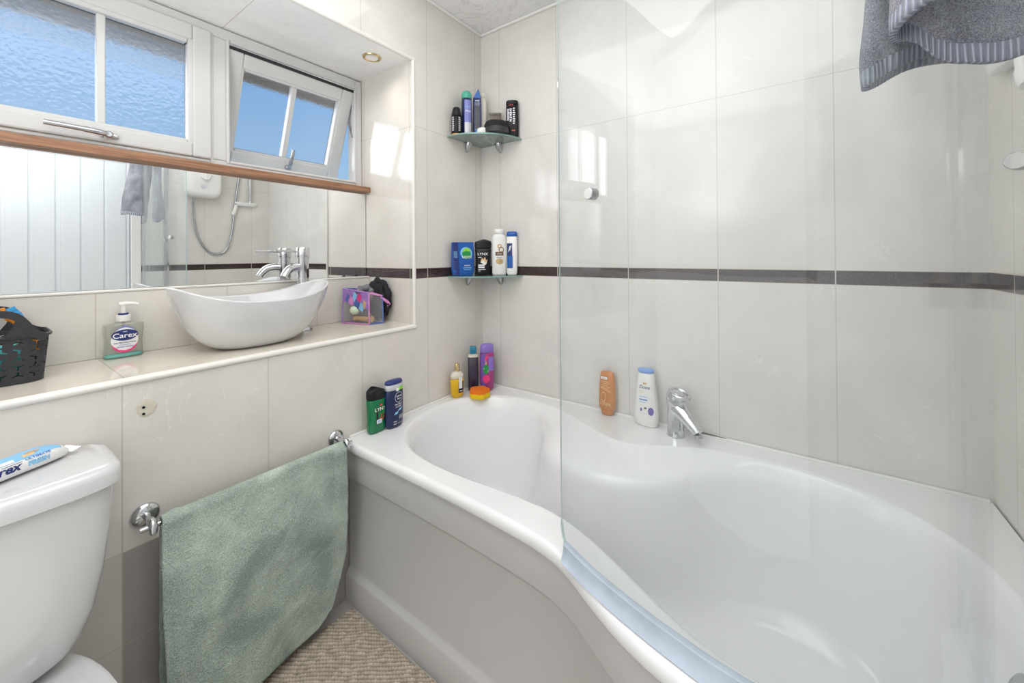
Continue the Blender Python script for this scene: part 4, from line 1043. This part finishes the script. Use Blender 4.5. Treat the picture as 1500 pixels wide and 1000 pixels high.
def towel_pt(u, v):
    # u along the bar, v from back hem over the bar to the front hem
    xl, xr = -1.192, -.757
    x = xl + (xr-xl)*u
    Lb, Lf = .40, .485+.012*sin(3*u)
    s_ = -Lb + v*(Lb+Lf+pi*.0105)
    fold = .004*math.exp(-((u-.055)/.02)**2)
    r = .0095+fold
    if s_ < 0:
        y, z_ = RY+r, RZ+s_; d = -s_
        y += .004*sin(6*u+2)*min(1, d/.2)
        if y > -.006: y = -.006
    elif s_ < pi*.0105:
        a = s_/.0105; y, z_ = RY+r*cos(a), RZ+r*sin(a)
    else:
        d = s_-pi*.0105; t_ = d/Lf
        y = RY-r - .020*t_ - .010*sin(5.2*u+.6)*t_*t_ + .007*noise.noise(Vector((u*3.2, t_*3.6, 2)))*min(1, t_*4) + .0035*noise.noise(Vector((u*9+3*t_, t_*8, 6)))*min(1, t_*5)
        z_ = RZ - d
        k_ = max(0, min(1, (u-.915)/.02)); k_ = k_*k_*(3-2*k_)
        y -= .009*k_*max(0, 1-t_*1.6)
        if t_ > .66: x -= (t_-.66)/.34*.045*max(0, (u-.55)/.45)**1.3
        x += .006*sin(4*t_+1)*(u-.5)
        z_ += .035*max(0, u-.86)/.14*max(0, t_-.7)/.3
    y += .0016*noise.noise(Vector((u*40, v*60, 4)))
    return (x, y, z_)
g = G(); g.grid(towel_pt, 110, 190)
tw = g.build('sage_towel', M['sage'], None, 80, fix=False)
tw.modifiers.new('thickness', 'SOLIDIFY').thickness = .005
tag(tw, 'sage green bath towel folded over the chrome rail beside the bath', 'towel')

# ------------------------------------------------------------------ toilet
wc = thing('toilet', 'white close coupled toilet with cistern against the tiled wall', 'toilet', (-1.468, 0, 0))
def csec(hw, y0, y1, z_, n=5.5, seg=64):
    out = []
    for p in sellipse(hw, (y1-y0)/2, z_, n, seg): out.append((p[0], p[1]+(y0+y1)/2, z_))
    return out
bow = lambda ring_, k: [(x, y - (k*(1-(x/.2)**2) if y < -.09 else 0), z_) for x, y, z_ in ring_]
g = G(); g.loft([bow(csec(h, -d, -.012, z_, n), .012) for z_, h, d, n in ((.395,.085,.12,3),(.402,.118,.142,3.4),(.415,.138,.150,4),(.44,.152,.155,4.6),(.48,.165,.159,5),(.55,.177,.163,5.5),(.62,.184,.166,6),(.7035,.189,.168,6))])
g.build('cistern', M['white'], wc, 50)
g = G(); g.loft([bow(csec(h, -d, -.004, z_, 6.5), .012) for z_, h, d in ((.7045,.194,.175),(.708,.198,.1795),(.728,.198,.1795),(.737,.196,.177),(.7425,.189,.170),(.7445,.178,.158))])
g.build('cistern_lid', M['white'], wc, 50)
g = G(); g.lathe([(.031,0),(.031,.003),(.028,.0045),(.0001,.004)], c=(.028,-.072,.7446), seg=36, cap1=False); g.build('flush_button', M['chrome'], wc, 40)
def egg(hw, yb, yf, z_, seg=56):
    out = []
    for k in range(seg):
        a = 2*pi*k/seg; c, s_ = cos(a), sin(a)
        L_ = (yb-yf)/2; cy = (yb+yf)/2; w = hw*(1-.10*(-s_ if s_ < 0 else 0))
        out.append((w*math.copysign(abs(c)**.8, c), cy+L_*math.copysign(abs(s_)**.85, s_), z_))
    return out
g = G(); g.loft([egg(.10,-.03,-.50,0), egg(.098,-.03,-.50,.02), egg(.09,-.03,-.47,.12), egg(.11,-.02,-.52,.22), egg(.155,-.02,-.60,.31), egg(.175,-.02,-.635,.37), egg(.178,-.02,-.64,.388), egg(.17,-.025,-.632,.392)])
g.build('pan', M['white'], wc, 50)
g = G(); g.loft([egg(.180,-.245,-.65,.3935), egg(.186,-.24,-.656,.398), egg(.186,-.24,-.656,.405), egg(.182,-.243,-.652,.410)]); g.build('seat', M['seat'], wc, 50)
g = G(); g.loft([egg(.182,-.235,-.652,.4105), egg(.188,-.23,-.656,.414), egg(.187,-.23,-.655,.424), egg(.178,-.238,-.645,.430), egg(.13,-.28,-.58,.4335)]); g.build('seat_cover', M['seat'], wc, 50)
for sx in (-.1, .1):
    g = G(); g.lathe([(.017,0),(.017,.018),(.012,.022)], c=(sx,-.205,.3915), seg=24); g.build('hinge', M['satin'], wc, 40)
# wipes packet on the cistern
wp = thing('wipes_packet', 'pale blue and white packet of wipes resting on the cistern lid', 'packet', (-1.404, -.080, .7445), 28); wp.scale = (.74, .66, .54)
def wsec(x):
    k = 1-abs(x/.11)**5; k = max(0, k)
    h, d = .010+.020*k, .010+.024*k
    return [(x, d*math.copysign(abs(cos(a))**.75, cos(a)), .004+h*1.0+h*math.copysign(abs(sin(a))**.8, sin(a))) for a in [2*pi*i/36 for i in range(36)]]
xs = [-.108+.216*i/36 for i in range(37)]
g = G(); g.loft([wsec(x) for x in xs]); 
g.build('wrapper', M['pwhite'], wp, 60)
def wsurf(u, q, lay=1):                       # q: angle on section, 0 front bottom .. 1 top back
    a = radians(-180-35) + q*radians(-150) if False else radians(200-150*q)
    k = max(0, 1-abs(u/.11)**5); h, d = .010+.020*k, .010+.024*k; e_ = .0007*lay
    return (u, (d+e_)*math.copysign(abs(cos(a))**.75, cos(a)), .004+h+(h+e_)*math.copysign(abs(sin(a))**.8, sin(a)))
def wpatch(u0, u1, q0, q1, m_, nm='print', lay=1):
    g = G(); g.grid(lambda a, b_: wsurf(u0+(u1-u0)*a, q0+(q1-q0)*b_, lay), 14, 8); g.build(nm, m_, wp, 60)
wpatch(-.10,.088,.40,.97,M['sky'],'top_print'); wpatch(.012,.034,.48,.62,M['dorange'],'print',2); wpatch(.022,.046,.58,.68,M['tan'],'print',3); wpatch(-.06,-.005,.42,.56,M['pwhite'],'print',2)
for sx in (-1, 1):
    g = G(); g.grid(lambda a, b_: (sx*(.106+.020*a), -.026+.052*b_, .016+.004*sin(b_*40)*a+.006*a), 4, 40); g.build('crimped_end', M['pwhite'], wp, 60)
def wtext(txt, u, q, size, m_, wide=1, bold=.03, shear=0):
    cu = bpy.data.curves.new('t', 'FONT'); cu.body = txt; cu.size = size; cu.align_x = 'CENTER'; cu.align_y = 'CENTER'; cu.offset = bold*size; cu.shear = shear; cu.resolution_u = 3
    ob = bpy.data.objects.new('t', cu); me = bpy.data.meshes.new_from_object(ob); bpy.data.objects.remove(ob); bpy.data.curves.remove(cu)
    for w in me.vertices: w.co = wsurf(u+w.co.x*wide, q+w.co.y*13, 2)
    me.materials.clear(); me.materials.append(m_); o = bpy.data.objects.new('lettering', me); COL.objects.link(o); o.parent = wp
wtext('Carex', -.034, .20, .026, M['navy2'], 1.05, .03, .25)
wtext('ULTIMATE', .036, .345, .0105, M['mblue'], 1.0); wtext('FRESH', .036, .15, .0150, M['sky'], 1.0, .05)
wpatch(-.03,.006,.315,.335,M['navy2'],'print',2)

# ------------------------------------------------------------------ grey towel over the glass
def gt(u, v):
    # outer flap (v 0..0.47), over the top, inner flap (0.53..1)
    def pick(P, u):
        k = u*(len(P)-1); i = min(int(k), len(P)-2); return Vector(P[i]).lerp(Vector(P[i+1]), k-i)
    OUT = OUTB; INN = INNB
    if v <= .5:
        p = pick(OUT, u); f = min(1, v/.47)
    else:
        p = pick(INN, u); f = min(1, (1-v)/.47)
    q = pick(TOP, u); zt_ = ZT+.006
    s_ = f*f*(3-2*f)
    side_ = Vector((-.012, -.004, 0)) if v < .5 else Vector((.010, .004, 0))
    if .47 < v < .53: side_ = side_.lerp(Vector((.0, 0, 0)), 1-abs(v-.5)/.03) if False else Vector((-.012, -.004, 0)).lerp(Vector((.010, .004, 0)), (v-.47)/.06)
    x = p.x*(1-s_)+(q.x+side_.x)*s_; y = p.y*(1-s_)+(q.y+side_.y)*s_
    z_ = p.z+(zt_-p.z)*f + (.006 if .48 < v < .52 else 0)
    x += .003*noise.noise(Vector((u*14, v*22, 3))); y += .003*noise.noise(Vector((u*14, v*22, 8)))
    return (x, y, z_)
OUTB = [tuple(v) for v in catmull([(-.885,-1.425,1.392),(-.895,-1.395,1.391),(-.893,-1.362,1.390),(-.878,-1.336,1.389),(-.848,-1.318,1.384),(-.818,-1.318,1.381),(-.816,-1.332,1.377),(-.818,-1.352,1.350),(-.815,-1.378,1.339),(-.805,-1.405,1.338),(-.79,-1.435,1.348),(-.775,-1.46,1.36)], 5)]
INNB = [tuple(v) for v in catmull([(-.700,-1.43,1.375),(-.704,-1.39,1.38),(-.716,-1.354,1.379),(-.735,-1.325,1.364),(-.752,-1.306,1.350),(-.761,-1.298,1.347),(-.770,-1.300,1.350),(-.768,-1.318,1.362),(-.752,-1.342,1.374),(-.738,-1.362,1.38),(-.722,-1.385,1.385),(-.712,-1.405,1.385)], 5)]
TOP = [tuple(v) for v in catmull([(-.83,-1.265,0),(-.80,-1.33,0),(-.76,-1.378,0),(-.72,-1.418,0)], 5)]
g = G(); g.grid(gt, 80, 130)
o = g.build('grey_towel', M['greytowel'], None, 80, fix=False)
o.modifiers.new('thickness', 'SOLIDIFY').thickness = .006
M['hem'] = cloth_mat('ribbed_hem', (.27, .285, .35), (.43, .455, .55), 200, 30)
nt = M['hem'].node_tree
me = o.data; me.materials.append(M['hem'])
for k, p in enumerate(me.polygons):
    r_ = k//80
    if r_ in (0, 1, 128, 129): p.material_index = 1
at = me.attributes.new('h', 'FLOAT', 'POINT'); at.data.foreach_set('value', [(i % 81)/80 for i in range(len(me.vertices))])
hn = N(nt); an = nt.nodes.new('ShaderNodeAttribute'); an.attribute_name = 'h'
rib = hn.m('ADD', hn.m('MULTIPLY', hn.m('SINE', hn.m('MULTIPLY', an.outputs['Fac'], 330.0)), .5), .5)
hb = nt.nodes['Principled BSDF']
nt.links.new(hn.mix(rib, (.22, .235, .30), (.44, .465, .56)), hb.inputs['Base Color'])
bpn = [x for x in nt.nodes if x.type == 'BUMP'][0]; nt.links.new(rib, bpn.inputs['Height'])
tag(o, 'thick grey terry towel hanging over the top of the glass screen', 'towel')

# ------------------------------------------------------------------ electric shower on the end wall
YS = -1.6
su = thing('electric_shower', 'white electric shower unit with dial on the end wall', 'shower', (-.45, YS, 1.555))
g = G(); sec = lambda hw, hz, y: [(x, y, z_+.16) for x, z_, _ in [(p[0], p[1], 0) for p in sellipse(hw, hz, 0, 5, 56)]]
g.loft([sec(.104,.16,.0), sec(.108,.163,.03), sec(.106,.16,.06), sec(.098,.15,.078), sec(.08,.13,.086)]); g.build('housing', M['wplast'], su, 50)
g = G(); g.lathe([(.030,0),(.030,.008),(.026,.018),(.0001,.019)], seg=36, cap1=False); g.box((-.004,-.026,.016),(.004,.026,.024)); g.xf(Matrix.Translation((0,.0865,.148)) @ Matrix.Rotation(radians(-90),4,'X')); g.build('dial', M['wplast'], su, 40)
g = G(); g.lathe([(.016,0),(.015,.004),(.0001,.005)], seg=28, cap1=False); g.xf(Matrix.Translation((-.01,.0865,.075)) @ Matrix.Rotation(radians(-90),4,'X')); g.build('button', M['grey'], su, 40)
ho = G(); ho.tube(catmull([(-.505,-1.56,1.552),(-.503,-1.575,1.47),(-.478,-1.588,1.30),(-.42,-1.59,1.185),(-.356,-1.59,1.155),(-.30,-1.59,1.19),(-.265,-1.59,1.32),(-.245,-1.59,1.52),(-.216,-1.59,1.75),(-.20,-1.588,1.88),(-.175,-1.583,1.93)], 10), .0075, 12)
ho.xf(Matrix.Translation((.45, -YS, -1.555))); ho.build('hose', M['satin'], su, 60)
rr_ = thing('shower_rail', 'vertical chrome riser rail with white soap dish on the end wall', 'shower rail', (-.144, YS, 0))
G().tube([(0,.017,1.54),(0,.017,2.08)], .0095, 20).build('rail', M['chrome'], rr_, 50)
G().lathe([(.014,2.05),(.016,2.055),(.016,2.08),(.012,2.09)], c=(0,.0175,0), seg=20).build('rail_bracket', M['wplast'], rr_, 50)
g = G(); g.loft([[(x-.027, y+.0185, z_) for x, y, z_ in sellipse(hw, hd_, zz, 3, 40)] for zz, hw, hd_ in ((1.520,.045,.010),(1.524,.062,.0145),(1.545,.076,.0175),(1.549,.076,.0175),(1.546,.072,.015),(1.532,.06,.012))]); g.build('soap_dish', M['wplast'], rr_, 50)
g = G(); g.tube(catmull([(-.094,.016,1.524),(-.102,.017,1.49),(-.110,.017,1.465),(-.120,.017,1.452)], 6), [.012]*7+[.0135]*7+[.012]*5, 16); g.build('dish_hook', M['wplast'], rr_, 50)

# door in the end wall, seen in the mirror
d0 = struct(bpy.data.objects.new('door_1', None)); COL.objects.link(d0)
xa, xb = -1.61, -.826
g = G(); g.box((xa,-1.64,.005),(xb,-1.604,1.965))
g.box((xa,-1.604,.005),(xa+.03,-1.598,1.965)); g.box((xb-.012,-1.604,.005),(xb,-1.598,1.965)); g.box((xa,-1.604,1.735),(xb,-1.598,1.965)); g.box((xa,-1.604,.005),(xb,-1.598,.15))
pw = .099; x = xb-.012
while x > xa+.03:
    x2 = max(x-pw, xa+.03); g.box((x2+.0045,-1.604,.15),(x-.0045,-1.5995,1.732)); g.box((x2+.0135,-1.604,.15),(x2+.0165,-1.5988,1.732)); x -= pw
g.build('door_leaf', M['door'], d0, 0, bevel=.002)
for zz in (.30, 1.64):
    g = G(); g.box((xb-.004,-1.603,zz-.05),(xb+.012,-1.594,zz+.05))
    for k in range(5): g.tube([(xb+.003,-1.592,zz-.05+.02*k+.001),(xb+.003,-1.592,zz-.05+.02*k+.019)], .006, 12)
    g.build('hinge', M['satin'], d0, 30)
g = G(); g.box((xb+.004,-1.64,0),(-.772,-1.588,2.03)); g.box((xa-.055,-1.64,0),(xa-.004,-1.588,2.03)); g.box((xa-.004,-1.64,1.97),(xb+.004,-1.588,2.03))
struct(g.build('trim_7', M['frame_white'], None, 0, bevel=.004))

# ------------------------------------------------------------------ rug
rx0, rx1, ry0, ry1 = -1.27, -.719, -.92, -.050
nu, nv = 200, 320
vs, hs = [], []
for j in range(nv+1):
    for i in range(nu+1):
        x = rx0+(rx1-rx0)*i/nu; y = ry0+(ry1-ry0)*j/nv
        wob = .004*noise.noise(Vector((x*14, y*14, 0)))
        q = (x*.80+y*.60)+wob; p_ = (-x*.60+y*.80)
        row = math.floor(q/.0105); fq = abs(sin(pi*q/.0105))
        fp = abs(sin(pi*(p_+.0035*(row % 2)+.002*noise.noise(Vector((row*3.1, p_*40, 5))))/.0085))
        h = .55*fq**.6+.45*fq*fp**.7
        e = min(1, min(i, nu-i, j, nv-j)/2.5)
        hh = h*(.8+.4*noise.noise(Vector((x*60, y*60, 1))))
        vs.append((x+.003*noise.noise(Vector((y*20, i/nu, 3))), y+.003*noise.noise(Vector((x*20, j/nv, 7))), .001+(.007+.009*hh)*e)); hs.append(max(0, min(1, hh*.95+.03)))
w_ = nu+1
g = G(); g.add(vs, [(j*w_+i, j*w_+i+1, (j+1)*w_+i+1, (j+1)*w_+i) for j in range(nv) for i in range(nu)])
o = g.build('bath_mat', M['rugm'], None, 80, fix=False)
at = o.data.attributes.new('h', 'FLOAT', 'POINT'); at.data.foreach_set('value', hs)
tag(o, 'beige looped pile bath mat on the floor against the bath panel', 'bath mat')

# ------------------------------------------------------------------ light
def area(name, loc, size, sy, power, col, rot=(0,0,0)):
    l = bpy.data.lights.new(name, 'AREA'); l.shape = 'RECTANGLE'; l.size = size; l.size_y = sy; l.energy = power; l.color = col
    o = bpy.data.objects.new(name, l); COL.objects.link(o); o.location = loc; o.rotation_euler = rot; return o
area('ceiling_fill', (-1.2,-.86,CEIL-.01), 1.5, 1.3, 13.2, (.965, .98, 1))  # unseen overhead fill, added to brighten the whole room
area('uplight_fill', (-1.64,-.62,1.26), .5, .5, 11, (.965, .98, 1), (pi,0,0))  # added upward fill, out of view, brightens ceiling and recess soffit
area('west_fill', (XL+.02,-.80,1.07), 2.1, 1.56, 5.4, (.965, .98, 1), (0,radians(-90),0))  # added soft fill by the unseen west wall, lifts the bath panel
sp = bpy.data.lights.new('recess_spot', 'SPOT'); sp.energy = 1.0; sp.spot_size = radians(150); sp.spot_blend = 1; sp.shadow_soft_size = .02; sp.color = (1, .96, .88)
o = bpy.data.objects.new('recess_spot', sp); COL.objects.link(o); o.location = (-.519,.118,SOF-.008)

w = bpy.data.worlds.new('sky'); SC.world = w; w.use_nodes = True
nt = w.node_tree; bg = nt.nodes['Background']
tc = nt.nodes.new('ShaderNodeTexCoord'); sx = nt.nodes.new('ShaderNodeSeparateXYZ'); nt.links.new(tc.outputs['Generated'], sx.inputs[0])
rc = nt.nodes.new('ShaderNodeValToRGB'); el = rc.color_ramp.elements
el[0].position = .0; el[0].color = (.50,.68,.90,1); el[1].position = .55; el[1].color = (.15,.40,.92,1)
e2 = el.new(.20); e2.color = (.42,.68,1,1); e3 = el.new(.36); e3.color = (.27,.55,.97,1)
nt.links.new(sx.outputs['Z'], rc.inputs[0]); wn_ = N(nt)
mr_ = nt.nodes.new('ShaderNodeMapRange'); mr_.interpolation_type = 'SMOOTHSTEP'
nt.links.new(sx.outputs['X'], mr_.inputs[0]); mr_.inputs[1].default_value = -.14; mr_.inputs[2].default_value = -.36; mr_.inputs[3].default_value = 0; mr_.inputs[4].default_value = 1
west_glow = wn_.m('MULTIPLY', mr_.outputs[0], wn_.m('GREATER_THAN', sx.outputs['Z'], -.05))
nt.links.new(wn_.mix(west_glow, rc.outputs[0], (7.4, 7.5, 7.6)), bg.inputs[0]); bg.inputs[1].default_value = .80  # very bright white westward sky, added out of view to strengthen window reflections

# ------------------------------------------------------------------ camera
cd = bpy.data.cameras.new('camera'); cam = bpy.data.objects.new('camera', cd); COL.objects.link(cam); SC.camera = cam
f_, cy_, roll, pitch, yaw, ca, cb_ = 580.9614, 369.9389, -.0072072, .0057637, .6238829, 1.4543236, 1.2216739
fw_ = Vector((cos(yaw), sin(yaw), 0)); rt = Vector((sin(yaw), -cos(yaw), 0)); up = Vector((0,0,1))
f2 = fw_*cos(pitch)+up*sin(pitch); u2 = up*cos(pitch)-fw_*sin(pitch)
r3 = rt*cos(roll)+u2*sin(roll); u3 = u2*cos(roll)-rt*sin(roll)
cam.matrix_world = Matrix(((r3.x,u3.x,-f2.x,-ca),(r3.y,u3.y,-f2.y,-cb_),(r3.z,u3.z,-f2.z,EYE),(0,0,0,1)))
cd.sensor_width = 36; cd.lens = 36*f_/1500; cd.shift_y = (cy_-500)/1500; cd.clip_start = .01
SC.view_settings.view_transform = 'Standard'; SC.view_settings.look = 'None'
SC.cycles.use_denoising = True
SC.cycles.max_bounces = 10; SC.cycles.transparent_max_bounces = 16; SC.cycles.diffuse_bounces = 5
